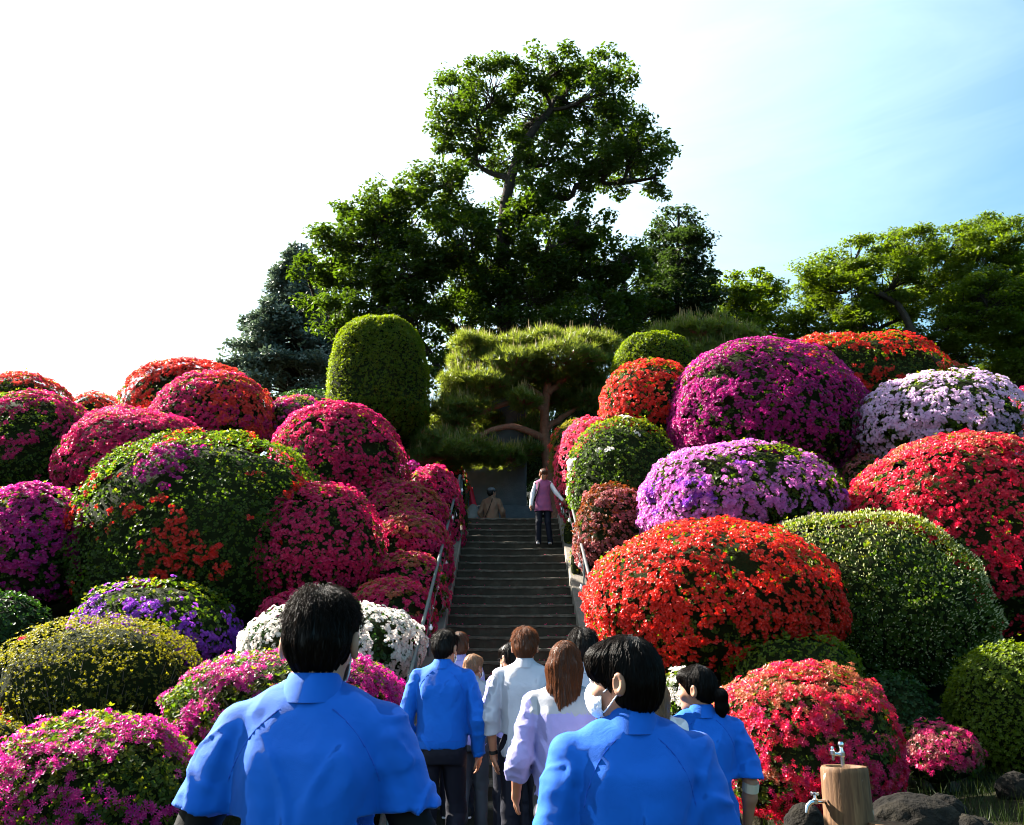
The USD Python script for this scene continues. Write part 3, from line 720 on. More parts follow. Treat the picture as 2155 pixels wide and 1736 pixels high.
def leafy_tree(name, label, blobs, y, trunk, r0, leafmat, leaf_size, density, seed, clump=.55, flat=.7, bark='trunk_bark', tmpl=LEAF2, spread=.35, per=42, limb_r=.045, up=.8, rise=.6):
    rng = np.random.default_rng(seed)
    tp = np.array([at(U, V, yy) for U, V, yy in trunk])
    base = tp[0].copy()
    base[2] = min(base[2], float(ground(np.array([base[0]]), np.array([base[1]]))[0]))
    tp = np.vstack([base, tp[1:]]) if len(tp) > 1 else tp
    t = thing(name, label, 'tree', base)
    sp = spline(tp, 18)
    wood = [tube(sp - base, np.linspace(r0, r0 * .28, len(sp)), 9)]
    part('trunk', cat(wood), bark, t, smooth=50)
    limbs, twigs, P, N = [], [], [], []
    cs, rr = [], []
    for blob in blobs:
        U, V, rp = blob[:3]
        k = px(y, V)
        dy = blob[3] if len(blob) > 3 else rng.uniform(-1, 1) * max(rp * k, 1.0) * 1.3
        cs.append(at(U, V, y + dy)), rr.append(rp * k)
    cs = np.array(cs)
    order = np.argsort([np.linalg.norm(sp - c, axis=1).min() for c in cs])
    node, owner = [q for q in sp[3:]], [-1] * len(sp[3:])
    parent, start = {}, {}
    for bi in order:
        nd = np.array(node)
        dv = cs[bi] - nd
        cost = np.linalg.norm(dv, axis=1) + 1.4 * np.maximum(0, .25 * np.linalg.norm(dv[:, :2], axis=1) - dv[:, 2])
        k = int(np.argmin(cost))
        parent[bi], start[bi] = owner[k], nd[k]
        node.append(cs[bi] - [0, 0, .2 * rr[bi]]), owner.append(bi)
    weight = {bi: 1 for bi in order}
    for bi in order[::-1]:
        if parent[bi] >= 0:
            weight[parent[bi]] += weight[bi]
    for bi in order:
        c, r, a = cs[bi], rr[bi], start[bi]
        end = c - [0, 0, .2 * r]
        L = np.linalg.norm(end - a)
        lp = spline([a, a * .62 + end * .38 + rng.normal(0, .09, 3) * L, a * .3 + end * .7 + rng.normal(0, .07, 3) * L, end], 9)
        ra = min(r0 * .6, limb_r * (.8 + .55 * weight[bi] ** .6))
        limbs.append(tube(lp - base, np.linspace(ra, max(.018, ra * .62), 9), 6))
        n = max(3, int(density * (r / clump) ** 2.2))
        u = unit(rng.normal(size=(n, 3)))
        rad = rng.uniform(.35, 1.0, n) ** .5
        cc = c + u * (rad * r)[:, None] * [1, 1, .95]
        for q in cc:
            k0 = lp[rng.integers(3, 9)]
            twigs.append(tube(np.array([k0, (k0 + q) / 2 + rng.normal(0, .08, 3), q]) - base, [.024, .015, .006], 4, caps=False))
            m = int(per * rng.uniform(.6, 1.4))
            du = unit(rng.normal(size=(m, 3))) * (rng.random(m) ** .45)[:, None] * clump * rng.uniform(.65, 1.2)
            du[:, 2] *= flat
            P.append(q + du)
            N.append(unit(du / clump * .5 + rng.normal(0, .45, (m, 3)) + [0, 0, up]))
    P, N = np.vstack(P), np.vstack(N)
    m = part('limbs', cat(limbs), bark, t, smooth=50)
    tag(m, kind='stuff')
    m = part('twigs', cat(twigs), bark, t)
    tag(m, kind='stuff')
    m = part('foliage', scatter(*tmpl, P - base, N, leaf_size * rng.uniform(.6, 1.3, len(P)), rng), leafmat, t)
    tag(m, kind='stuff')
    return len(P)


big = [(960, 200, 58), (1040, 172, 62), (1130, 155, 55), (1190, 135, 38), (1272, 140, 42), (1292, 190, 50), (1220, 205, 70), (1120, 240, 80), (1005, 262, 60), (938, 250, 40),
       (950, 312, 38), (1290, 265, 70), (1350, 305, 52), (1395, 318, 32), (1378, 368, 36), (1322, 345, 55), (1250, 330, 62), (1165, 325, 72), (1085, 335, 58), (1005, 338, 40), (1386, 400, 20), (1288, 380, 36), (1210, 385, 42), (1120, 395, 44),
       (935, 385, 46), (968, 425, 55), (872, 398, 50), (805, 432, 52), (745, 455, 48), (703, 486, 40), (862, 470, 75), (772, 522, 72), (692, 545, 52), (652, 566, 34), (662, 622, 40), (692, 660, 44), (722, 698, 32), (762, 620, 80),
       (862, 570, 82), (962, 505, 75), (1055, 475, 62), (1085, 560, 82), (962, 600, 82), (862, 660, 70), (962, 680, 62), (1062, 655, 80), (1172, 600, 82), (1160, 505, 72), (1235, 470, 52), (1242, 560, 82), (1312, 530, 52), (1310, 600, 80),
       (1252, 660, 70), (1352, 660, 66), (1182, 680, 56), (905, 735, 45), (800, 730, 50), (930, 790, 45), (740, 790, 38), (1020, 730, 50), (1110, 720, 56), (1240, 720, 50), (1300, 700, 50), (820, 500, 70), (730, 580, 66), (880, 620, 80), (1010, 560, 80), (1120, 620, 80), (1210, 540, 76), (1030, 620, 76), (760, 690, 50), (1140, 440, 56)]
leafy_tree('broadleaf_tree', 'towering dark green broadleaf tree with a narrower top above the stairs', big, 27.0,
           [(1062, 840, 27), (1062, 690, 27), (1058, 560, 27.2), (1062, 440, 27.1), (1090, 330, 27), (1160, 230, 26.9)], .42, 'broad_leaf', .165, 3.4, 51, clump=.42, per=88)
leafy_tree('evergreen_tree', 'dark evergreen tree with spiky top right of the towering tree', [(1420, 470, 34), (1462, 470, 20), (1395, 505, 30), (1440, 520, 38), (1478, 505, 16), (1400, 560, 50), (1462, 570, 42), (1485, 610, 30), (1420, 620, 60), (1460, 670, 55), (1380, 680, 55), (1350, 720, 50), (1425, 560, 40, -.6), (1425, 640, 50, -.7), (1440, 500, 26, -.4), (1425, 700, 50, -.6), (1500, 660, 40), (1510, 710, 44), (1370, 560, 44), (1360, 620, 50)], 29.0,
           [(1425, 780, 29), (1425, 600, 29), (1428, 450, 29)], .15, 'fir_leaf', .16, 5.5, 52, clump=.45, per=85, flat=.5)
leafy_tree('light_green_tree', 'smaller light green tree between the dark evergreen and the spreading tree', [(1560, 604, 40), (1602, 595, 36), (1530, 632, 42), (1600, 648, 44), (1562, 690, 46), (1634, 678, 34), (1500, 605, 20), (1510, 670, 36), (1640, 620, 22), (1610, 720, 36), (1660, 700, 30), (1530, 720, 44), (1580, 650, 44)], 31.0,
           [(1570, 790, 31), (1568, 700, 31), (1570, 610, 31)], .16, 'cherry_leaf', .17, 6, 53, clump=.45, per=75, flat=.4)
cherry = [(1692, 582, 30), (1742, 562, 38), (1800, 535, 46), (1872, 522, 42), (1932, 522, 46), (2000, 512, 52), (2070, 492, 44), (2132, 512, 52), (2190, 560, 60), (1722, 640, 44), (1702, 692, 38), (1762, 690, 44), (1792, 622, 60), (1880, 592, 66), (1980, 582, 76), (2080, 585, 80), (2170, 640, 60),
          (1852, 680, 52), (1905, 720, 40), (2052, 672, 72), (2150, 705, 66), (2100, 755, 60), (2160, 800, 52), (2010, 640, 52), (2040, 728, 50), (1800, 735, 40), (2080, 810, 50), (1690, 735, 36), (2200, 720, 60), (1760, 750, 46), (1840, 745, 50), (1930, 770, 55), (2000, 790, 55), (2140, 770, 60), (2080, 640, 70), (1990, 690, 55), (1820, 680, 50), (1740, 610, 46), (1900, 640, 56), (2120, 620, 70), (1680, 660, 30)]
leafy_tree('spreading_tree', 'spreading bright green tree with a dark leaning trunk on the right', cherry, 30.0,
           [(2010, 830, 28.4), (1985, 775, 28.4), (1940, 728, 28.4), (1910, 680, 28.5), (1893, 645, 28.6), (1850, 618, 28.8), (1790, 600, 29.2)], .27, 'cherry_leaf', .125, 7.5, 54, clump=.50, per=145, flat=.35, limb_r=.035)


def conifer(label, apexU, apexV, baseV, halfpx, y, seed):
    rng = np.random.default_rng(seed)
    top, bot = at(apexU, apexV, y), at(apexU, baseV, y)
    top[0] = bot[0] = at(apexU, (apexV + baseV) / 2, y)[0]
    base = np.array([bot[0], y, float(ground(np.array([bot[0]]), np.array([y]))[0])])
    t = thing('conifer_tree', label, 'tree', base)
    part('trunk', tube([(0, 0, 0), (0, 0, (top[2] - base[2]) * .5), top - base], [.38, .22, .03], 8), 'trunk_bark', t, smooth=50)
    H, Rm = top[2] - bot[2], halfpx * px(y, (apexV + baseV) / 2)
    boughs, P, N = [], [], []
    for k in range(190):
        h = rng.random() ** .8
        z = top[2] - h * H
        R = Rm * (.10 + .98 * h ** .85) * rng.uniform(.72, 1.06)
        a = rng.uniform(0, 6.283)
        d = np.array([math.cos(a), math.sin(a), 0])
        bp = [np.array([0, 0, z - base[2]]) + d * R * s + np.array([0, 0, .18 * R * s - .26 * R * s * s]) for s in np.linspace(0, 1, 6)]
        boughs.append(tube(bp, np.linspace(.06, .012, 6), 4, caps=False))
        m = int(26 + 75 * R / Rm)
        s = rng.uniform(.22, 1.05, m) ** .75
        w = .30 * R * np.sin(np.clip(s, 0, 1) * 3.0) * .6 + .12
        side = np.array([-d[1], d[0], 0])
        c = np.array([0, 0, z - base[2]]) + d * (R * s)[:, None] + np.stack([0 * s, 0 * s, .18 * R * s - .26 * R * s * s], 1) + side * (rng.uniform(-1, 1, m) * w)[:, None]
        c[:, 2] += rng.normal(-.06, .12, m)
        P.append(c)
        N.append(unit(rng.normal(0, .5, (m, 3)) + [0, 0, 1] + d * .4))
    P, N = np.vstack(P), np.vstack(N)
    part('boughs', cat(boughs), 'trunk_bark', t, kind='stuff')
    m = part('foliage', scatter(*whorl(3, .2, .28), P, N, .42 * rng.uniform(.6, 1.3, len(P)), rng), 'hazed_conifer_leaf', t, kind='stuff')


conifer('broad pyramid conifer on the left skyline, haze painted into its blue grey leaves', 622, 512, 850, 165, 36.0, 61)


# ---------------------------------------------------------------- pines
def pine(label, pads, y, trunk, r0, branches, seed, tuft=.185, candles=150):
    rng = np.random.default_rng(seed)
    tp = np.array([at(*q) for q in trunk])
    base = tp[0].copy()
    base[2] = float(ground(np.array([base[0]]), np.array([base[1]]))[0]) - .05
    tp[0] = base
    t = thing('pine_tree', label, 'tree', base)
    sp = spline(tp, 16)
    part('trunk', tube(sp - base, np.linspace(r0, r0 * .5, 16), 10), 'pine_bark', t, smooth=50)
    for br in branches:
        bp = np.array([at(*q) for q in br])
        s2 = spline(bp, 14)
        s2 = s2 + rng.normal(0, .012, s2.shape)
        part('branch', tube(s2 - base, np.linspace(r0 * .55, r0 * .2, 14), 8), 'pine_bark', t, smooth=50)
    tw, P, N, C = [], [], [], []
    for U, V, rxp, rzp, dy in pads:
        s = px(y, V)
        c = at(U, V, y + dy)
        rx, rz = rxp * s, rzp * s * 1.25
        n = int(16 * rx * (rx + .5) / (tuft * tuft) * 1.5)
        u = unit(rng.normal(size=(n, 3)))
        q = c + u * np.stack([rx * rng.uniform(.45, 1.12, n), min(rx, 1.1) * rng.uniform(.45, 1.1, n), rz * rng.uniform(.3, 1.5, n)], 1)
        q = q + (meshkit.noise(q * 2.2, 5) - .5)[:, None] * np.array([.25, .2, .4])
        P.append(q)
        N.append(unit(u * [.6, .6, .3] + [0, 0, .75] + rng.normal(0, .25, (n, 3))))
        up = q[u[:, 2] > .15]
        C.append(up[rng.permutation(len(up))[:int(candles * rx)]])
        k0 = sp[int(np.argmin(np.linalg.norm(sp - c, axis=1)))]
        for qq in q[rng.permutation(n)[:26]]:
            tw.append(tube(np.array([c * .8 + k0 * .2, (c + qq) / 2 + [0, 0, -.05], qq]) - base, [.022, .014, .006], 4, caps=False))
    P, N, C = np.vstack(P), np.vstack(N), np.vstack(C)
    part('twigs', cat(tw), 'pine_bark', t, kind='stuff')
    # a tuft: a spray of long thin needles
    v, f = [], []
    for k in range(11):
        a, e = 2.4 * k, .35 + .95 * ((k * 7) % 11) / 11
        d = np.array([math.cos(a) * math.cos(e), math.sin(a) * math.cos(e), math.sin(e)])
        sd = np.array([-math.sin(a), math.cos(a), 0]) * .045
        b0 = len(v)
        v += [sd, -sd, d]
        f.append([b0, b0 + 1, b0 + 2])
    m = part('needles', scatter(np.array(v), np.array(f), P - base, N, tuft * rng.uniform(.7, 1.2, len(P)), rng), 'pine_needle', t, kind='stuff')
    cv = np.array([[.035, 0, 0], [-.018, .03, 0], [-.018, -.03, 0], [.02, 0, .8], [-.01, .017, .8], [-.01, -.017, .8], [0, 0, 1]])
    cf = np.array([[0, 1, 4], [0, 4, 3], [1, 2, 5], [1, 5, 4], [2, 0, 3], [2, 3, 5], [3, 4, 6], [4, 5, 6], [5, 3, 6]])
    m = part('candles', scatter(cv, cf, C - base + [0, 0, .08], unit(rng.normal(0, .12, C.shape) + [0, 0, 1]), tuft * rng.uniform(.6, 1.3, len(C)), rng), 'pine_candle', t, kind='stuff')


pine('spreading garden pine with reddish trunk leaning over the stone monument', [
    (1000, 728, 55, 14, .3), (1075, 742, 60, 16, .2), (1150, 722, 60, 15, 0), (1225, 722, 60, 16, .2), (1275, 735, 40, 18, .4), (1180, 760, 80, 20, -.4), (1080, 775, 70, 18, -.3), (1250, 775, 50, 22, .3), (985, 760, 40, 16, .2),
    (970, 800, 42, 18, -.2), (1020, 810, 60, 18, -.4), (945, 840, 28, 20, -.2), (1130, 800, 60, 18, .5), (1230, 815, 50, 20, .5), (985, 855, 50, 20, -.4), (1180, 840, 45, 16, .6), (1240, 845, 40, 14, .3), (960, 890, 34, 20, -.5), (915, 935, 48, 16, -.8), (885, 965, 30, 12, -.9), (960, 960, 55, 16, -.7), (1025, 955, 46, 16, -.5), (1070, 965, 34, 14, -.3), (1020, 900, 34, 14, .4), (1110, 900, 30, 12, .6), (1060, 820, 60, 20, .7), (1130, 845, 50, 20, .8), (1010, 880, 40, 18, .6), (1200, 800, 60, 22, .8), (940, 870, 40, 20, -.1), (1100, 955, 36, 14, .1), (1100, 845, 36, 14, -.6), (975, 945, 60, 16, -.9)],
    20.8, [(1158, 1060, 21.0), (1150, 960, 21.0), (1145, 900, 21.0), (1148, 840, 21.0), (1158, 770, 21.0)], .17,
    [[(1147, 925, 21.0), (1100, 903, 20.7), (1055, 898, 20.4), (1010, 918, 20.2), (975, 942, 20.1), (930, 955, 20.0)], [(1147, 868, 21.0), (1110, 840, 20.9), (1060, 850, 20.7), (1015, 868, 20.5), (975, 880, 20.4)], [(1148, 900, 21), (1180, 880, 21.2), (1225, 850, 21.3)], [(1150, 850, 21), (1090, 800, 21), (1030, 780, 20.8)], [(1152, 830, 21), (1200, 790, 21), (1250, 770, 21.1)]], 71)
pine('young pine with upright candles behind the small clipped dome on the right', [(1395, 712, 34, 16, 0), (1440, 690, 30, 20, .2), (1470, 700, 34, 22, -.2), (1515, 700, 36, 22, .1), (1560, 712, 40, 20, 0), (1420, 745, 40, 18, 0), (1480, 745, 50, 20, 0), (1545, 745, 46, 18, 0), (1600, 735, 30, 16, 0), (1500, 790, 60, 22, 0), (1420, 800, 50, 22, 0)],
     23.5, [(1480, 900, 23.5), (1480, 800, 23.5), (1478, 720, 23.5)], .10, [[(1480, 790, 23.5), (1530, 750, 23.4), (1565, 720, 23.4)], [(1480, 790, 23.5), (1440, 750, 23.4), (1405, 720, 23.4)]], 72, tuft=.25, candles=90)


# ---------------------------------------------------------------- the stone monument and what stands round it
def rough_block(x0, x1, y0, y1, z0, z1, seed, amp=.03, round_=.06, sub=4, taper=0.0):
    m = trimesh.creation.box(bounds=[[-1, -1, -1], [1, 1, 1]])
    for _ in range(sub):
        m = m.subdivide()
    v = np.array(m.vertices)
    s = np.array([(x1 - x0) / 2, (y1 - y0) / 2, (z1 - z0) / 2])
    p = v * s
    lim = s - round_
    core = np.clip(p, -lim, lim)
    p = core + unit(p - core + 1e-9) * np.minimum(np.linalg.norm(p - core, axis=1, keepdims=True), round_)
    p[:, :2] *= (1 - taper * (p[:, 2:] / s[2] + 1) / 2)
    nz = meshkit.fbm(p * 2.2 + seed * 9.1, 4, seed) - .5
    p = p + unit(p / s) * (nz * amp * 2)[:, None]
    return p + np.array([(x0 + x1) / 2, (y0 + y1) / 2, (z0 + z1) / 2]), m.faces


MY = 21.6
l, r_ = at(976, 1030, MY)[0], at(1108, 1030, MY)[0]
ob = np.array([(l + r_) / 2, MY, TERRACE])
t = thing('stone_monument', 'dark upright stone monument slab at the head of the stairs', 'monument', ob)
w = (r_ - l) / 2
part('slab', rough_block(-w, w, -.20, .20, 1.36, 4.4, 4, .05, .05), 'monument_stone', t, smooth=35)
part('plinth', rough_block(-w - .22, w + .30, -.55, .55, -.1, 1.40, 6, .04, .05), 'monument_stone', t, smooth=35)
x0 = at(995, 1075, 20.2)
t = thing('round_stone', 'pale rounded stone at the left foot of the monument', 'stone', (x0[0], 20.2, TERRACE))
mm = trimesh.creation.icosphere(3)
vv = np.array(mm.vertices) * [.24, .22, .72]
vv = vv * (1 + .12 * (meshkit.fbm(vv * 6, 3, 2) - .5))[:, None]
part('stone', (vv + [0, 0, .55], mm.faces), 'pale_stone', t, smooth=True)
x0 = at(985, 1065, 20.9)
t = thing('red_banner', 'small red cloth hanging beside the left handrail at the terrace', 'banner', (x0[0], 20.9, TERRACE))
part('pole', tube([(0, 0, 0), (0, 0, 1.85)], .018, 8), 'rail_paint', t)
g = np.stack(np.meshgrid(np.linspace(0, 1, 9), np.linspace(0, 1, 9), indexing='ij'), -1).reshape(-1, 2)
cv = np.stack([.02 + g[:, 0] * .28 * (1 - .75 * g[:, 1]), .05 * np.sin(g[:, 0] * 7 + g[:, 1] * 3), .95 + .85 * g[:, 1]], 1)
q = np.array([[a * 9 + c, (a + 1) * 9 + c, (a + 1) * 9 + c + 1, a * 9 + c + 1] for a in range(8) for c in range(8)])
cv2 = cv + [0, .008, 0]
part('cloth', cat([(cv, np.vstack([q[:, [0, 1, 2]], q[:, [0, 2, 3]]])), (cv2, np.vstack([q[:, [0, 2, 1]], q[:, [0, 3, 2]]]))]), 'red_cloth', t, smooth=True)


# ---------------------------------------------------------------- the drinking fountain, stones and grass at the lower right
fy = 5.4
c = at(1775, 1612, fy)
fz = float(ground(np.array([c[0]]), np.array([fy]))[0])
t = thing('drinking_fountain', 'brown wood grained concrete drinking fountain post with two chrome taps', 'fountain', (c[0], fy, fz))
hh = c[2] - fz
pr = np.array([[0, -.1], [.140, -.1], [.138, .3], [.128, hh - .03], [.127, hh - .012], [.120, hh], [.098, hh], [.088, hh - .012], [.078, hh - .045], [0, hh - .055]])
m = trimesh.creation.revolve(pr, sections=48)
v = np.array(m.vertices)
v[:, :2] *= (1 + .05 * (meshkit.fbm(np.stack([np.arctan2(v[:, 1], v[:, 0]) * 1.5, v[:, 2] * 1.2, v[:, 2] * 0], 1), 3, 5) - .5))[:, None]
part('post', (v, m.faces), 'wood_concrete', t, smooth=35)
lathe = lambda prof, n=16: trimesh.creation.revolve(np.array(prof), sections=n)
put = lambda m, R, p: (np.array(m.vertices) @ R.T + p, np.array(m.faces))
sp_ = thing_tap = part('bubbler_tap', cat([put(lathe([[0, -.05], [.012, -.05], [.012, .05], [.018, .055], [.018, .075], [.012, .08], [.010, .10], [.015, .105], [.017, .118], [.012, .13], [0, .132]]), np.eye(3), np.array([-.012, -.02, hh])),
                                          tube([(-.012, -.02, hh + .062), (-.05, -.03, hh + .066), (-.065, -.035, hh + .062)], .010, 10), put(lathe([[0, -.028], [.007, -.028], [.008, 0], [.014, .004], [.014, .022], [.008, .028], [.009, .036], [.006, .045], [0, .046]]), np.eye(3), np.array([-.068, -.036, hh + .062]))]), 'chrome', t, smooth=40)
zt = at(1712, 1685, fy)[2] - fz
part('side_tap', cat([tube([(-.13, -.02, zt), (-.19, -.035, zt), (-.215, -.042, zt - .002), (-.235, -.047, zt - .02), (-.245, -.05, zt - .055)], [.011, .012, .013, .012, .010], 12), put(lathe([[0, -.01], [.017, -.01], [.017, .012], [.010, .018], [.008, .036], [.011, .04], [0, .042]]), np.eye(3), np.array([-.188, -.035, zt]))]), 'chrome', t, smooth=40)
hd = []
for k in range(4):
    a = k * np.pi / 2 + .4
    hd.append(tube([(-.188, -.035, zt + .04), (-.188 + .026 * math.cos(a), -.035 + .026 * math.sin(a), zt + .042)], [.006, .008], 8))
part('tap_handle', cat(hd + [put(lathe([[0, -.008], [.012, -.006], [.012, .006], [0, .01]]), np.eye(3), np.array([-.188, -.035, zt + .042]))]), 'chrome', t, smooth=40)
c2 = at(1868, 1732, 5.25)
t = thing('step_post', 'shorter wood grained concrete stump beside the drinking fountain', 'stump', (c2[0], 5.25, 0))
z2 = float(ground(np.array([c2[0]]), np.array([5.25]))[0])
pr = np.array([[0, z2 - .1], [.105, z2 - .1], [.100, c2[2] - .02], [.094, c2[2]], [0, c2[2] + .004]])
m = trimesh.creation.revolve(pr, sections=36)
part('post', (np.array(m.vertices), m.faces), 'wood_concrete', t, smooth=35)


def boulder(label, U, V0, V1, halfpx, y, seed, mat='dark_rock'):
    a, b_ = at(U, V0, y), at(U, V1, y)
    r = halfpx * px(y, V0)
    zg = float(ground(np.array([a[0]]), np.array([y]))[0])
    t = thing('boulder', label, 'rock', (a[0], y, zg))
    m = trimesh.creation.icosphere(4)
    u = np.array(m.vertices)
    d = 1 + .45 * (meshkit.fbm(u * 1.1 + seed * 3.1, 4, seed) - .5) + .08 * (meshkit.noise(u * 7 + seed, seed) - .5)
    h = max(.14, min(a[2] - zg + .12, r * .75))
    v = u * d[:, None] * [r, r * .8, h] + [0, 0, max(a[2] - zg, .1) - h]
    part('rock', (v, m.faces), mat, t, smooth=60)


boulder('sunlit mossy boulder left of the drinking fountain', 1688, 1688, 1740, 42, 6.3, 3)
boulder('large dark boulder behind the drinking fountain on the right', 1915, 1672, 1740, 105, 6.35, 4)
boulder('low dark boulder at the right end of the rock row', 2035, 1712, 1740, 60, 6.2, 6)
boulder('small dark rock high on the shaded bank at the right edge', 2135, 1625, 1660, 40, 7.6, 7)
boulder('dark rock under the large clipped ball at lower right', 1985, 1668, 1700, 40, 7.0, 9)
rng = np.random.default_rng(99)
n = 16000
gp = np.stack([rng.uniform(1.9, 7.5, n), rng.uniform(5.7, 9.6, n)], 1)
dens = meshkit.fbm(np.stack([gp[:, 0] * 1.3, gp[:, 1] * 1.3, gp[:, 0] * 0], 1), 3, 8)
gp = gp[dens > .40]
gl = gp[rng.random(len(gp)) < .5]
gp = np.vstack([gp, np.stack([-rng.uniform(1.6, 4.5, 900), rng.uniform(7.2, 8.8, 900)], 1)])
z = ground(gp[:, 0], gp[:, 1])
bl = np.array([[-.02, 0, 0], [.02, 0, 0], [.05, .012, .55], [.02, .0, .5], [.16, .03, 1.0]])
bf = np.array([[0, 1, 2], [0, 2, 3], [3, 2, 4]])
NN = unit(rng.normal(0, .3, (len(gp), 3)) + [0, 0, 1])
gr = part('grass', scatter(bl, bf, np.stack([gp[:, 0], gp[:, 1], z - .01], 1), NN, rng.uniform(.06, .24, len(gp)) * rng.uniform(.5, 1, len(gp)), rng), 'grass_blade')
tag(gr, 'dark straggling grass on the shaded bank at the lower right', 'grass', kind='stuff')

n = 420
fx = np.where(rng.random(n) < .5, -1, 1) * (HALF - np.abs(rng.normal(0, .28, n)))
k = rng.integers(0, NSTEP, n)
pz = RISE * (k + 1) + .013
py = Y_BASE + RUN * k + rng.uniform(.05, RUN - .03, n)
m = part('fallen_petals', scatter(*simple_flower(3, .5), np.stack([fx, py, pz], 1), unit(rng.normal(0, .25, (n, 3)) + [0, 0, 1]), rng.uniform(.02, .042, n), rng), 'crimson')
tag(m, 'fallen crimson petals lying along the edges of the stairs', 'petals', kind='stuff')
# ---------------------------------------------------------------- people: smooth implicit bodies and clothes
from scipy.ndimage import map_coordinates

ramp_material('skin', [(0, (0.33, 0.15, 0.09)), (0.5, (0.40, 0.20, 0.125)), (1, (0.46, 0.245, 0.16))], var='noise', noise=14.0, rough=0.5, spec=0.35, trans=0.10, tcolor=(1.3, .5, .35))
ramp_material('hair_dark', [(0, (0.002, 0.0016, 0.0014)), (1, (0.006, 0.004, 0.003))], var='noise', noise=60.0, rough=0.5, spec=0.25)
ramp_material('hair_brown', [(0, (0.03, 0.013, 0.007)), (1, (0.06, 0.025, 0.012))], var='noise', noise=60.0, rough=0.45, spec=0.4)
ramp_material('hair_tan', [(0, (0.10, 0.055, 0.03)), (1, (0.18, 0.10, 0.06))], var='noise', noise=60.0, rough=0.45, spec=0.4)
for nm, colr in (('strand_dark', (0.005, 0.003, 0.002)), ('strand_brown', (0.10, 0.035, 0.015)), ('strand_tan', (0.28, 0.16, 0.09))):
    MAT[nm] = usdkit.material(stage, f'/World/Looks/{nm}', {'p': ('principled_bsdf', {'base_color': colr, 'roughness': 0.38, 'specular_ior_level': 0.12}), 't': ('translucent_bsdf', {'color': tuple(min(1, 2.2 * c) for c in colr)}), 'm': ('mix_closure', {'fac': .3})},
                              [('p.BSDF', 'm.closure1'), ('t.BSDF', 'm.closure2')], surface='m.closure')


def cloth(name, a, b, rough=.75, spec=.15, weave=900.0, wear=3.0, sheen=.09):
    MAT[name] = usdkit.material(stage, f'/World/Looks/{name}', {
        'tc': ('texture_coordinate', {}), 'n': ('noise_texture', {'scale': wear, 'detail': 6.0, 'roughness': .65}), 'r': ('rgb_ramp', {'ramp': [(0.25, a), (0.75, b)]}),
        'w': ('noise_texture', {'scale': weave, 'detail': 2.0}), 'f': ('noise_texture', {'scale': 22.0, 'detail': 4.0, 'distortion': .8}), 'add': ('math', {'math_type': 'multiply_add', 'value2': 2.5}),
        'b': ('bump', {'strength': .35, 'distance': .004}),
        'p': ('principled_bsdf', {'roughness': rough, 'specular_ior_level': spec, 'sheen_weight': sheen, 'sheen_roughness': .4})},
        [('tc.object', 'n.vector'), ('tc.object', 'w.vector'), ('tc.object', 'f.vector'), ('n.fac', 'r.fac'), ('r.color', 'p.base_color'), ('f.fac', 'add.value1'), ('w.fac', 'add.value3'), ('add.value', 'b.height'), ('b.normal', 'p.normal')], surface='p.BSDF')


cloth('blue_twill', (0.001, 0.070, 0.38), (0.002, 0.098, 0.47))
cloth('blue_seam', (0.003, 0.055, 0.36), (0.005, 0.07, 0.42))
cloth('lavender_twill', (0.19, 0.18, 0.42), (0.25, 0.24, 0.5))
cloth('pale_grey_twill', (0.22, 0.23, 0.27), (0.28, 0.29, 0.33))
cloth('white_grey_twill', (0.27, 0.29, 0.36), (0.34, 0.36, 0.43))
cloth('navy_trouser', (0.0032, 0.0036, 0.009), (0.007, 0.0075, 0.016), sheen=0.0)
cloth('grey_trouser', (0.035, 0.037, 0.045), (0.055, 0.057, 0.066), sheen=0.0)
cloth('black_knit', (0.0015, 0.0015, 0.0018), (0.003, 0.003, 0.003), sheen=0.0)
cloth('white_shirt', (0.5, 0.49, 0.53), (0.6, 0.59, 0.63))
cloth('purple_tunic', (0.14, 0.045, 0.13), (0.30, 0.06, 0.13), wear=9.0)
cloth('brown_jacket', (0.15, 0.075, 0.045), (0.21, 0.11, 0.07), sheen=0.0)
cloth('beige_cloth', (0.42, 0.36, 0.27), (0.5, 0.43, 0.34))
cloth('mask_white', (0.62, 0.63, 0.66), (0.7, 0.71, 0.73), weave=1500)
cloth('red_shoe', (0.45, 0.02, 0.02), (0.55, 0.04, 0.03))
cloth('dark_shoe', (0.006, 0.006, 0.007), (0.012, 0.012, 0.014), sheen=0.0)
cloth('grey_cap', (0.10, 0.10, 0.11), (0.15, 0.15, 0.16), sheen=0.0)
MAT['eye_white'] = usdkit.material(stage, '/World/Looks/eye_white', {'p': ('principled_bsdf', {'base_color': (.7, .68, .66), 'roughness': .15})}, surface='p.BSDF')
MAT['iris'] = usdkit.material(stage, '/World/Looks/iris', {'p': ('principled_bsdf', {'base_color': (.02, .012, .008), 'roughness': .1})}, surface='p.BSDF')
MAT['glossy_black'] = usdkit.material(stage, '/World/Looks/glossy_black', {'p': ('principled_bsdf', {'base_color': (.012, .012, .013), 'roughness': .25})}, surface='p.BSDF')


def smin(a, b, k):
    if k <= 0:
        return np.minimum(a, b)
    h = np.maximum(k - np.abs(a - b), 0) / k
    return np.minimum(a, b) - h * h * k * .25


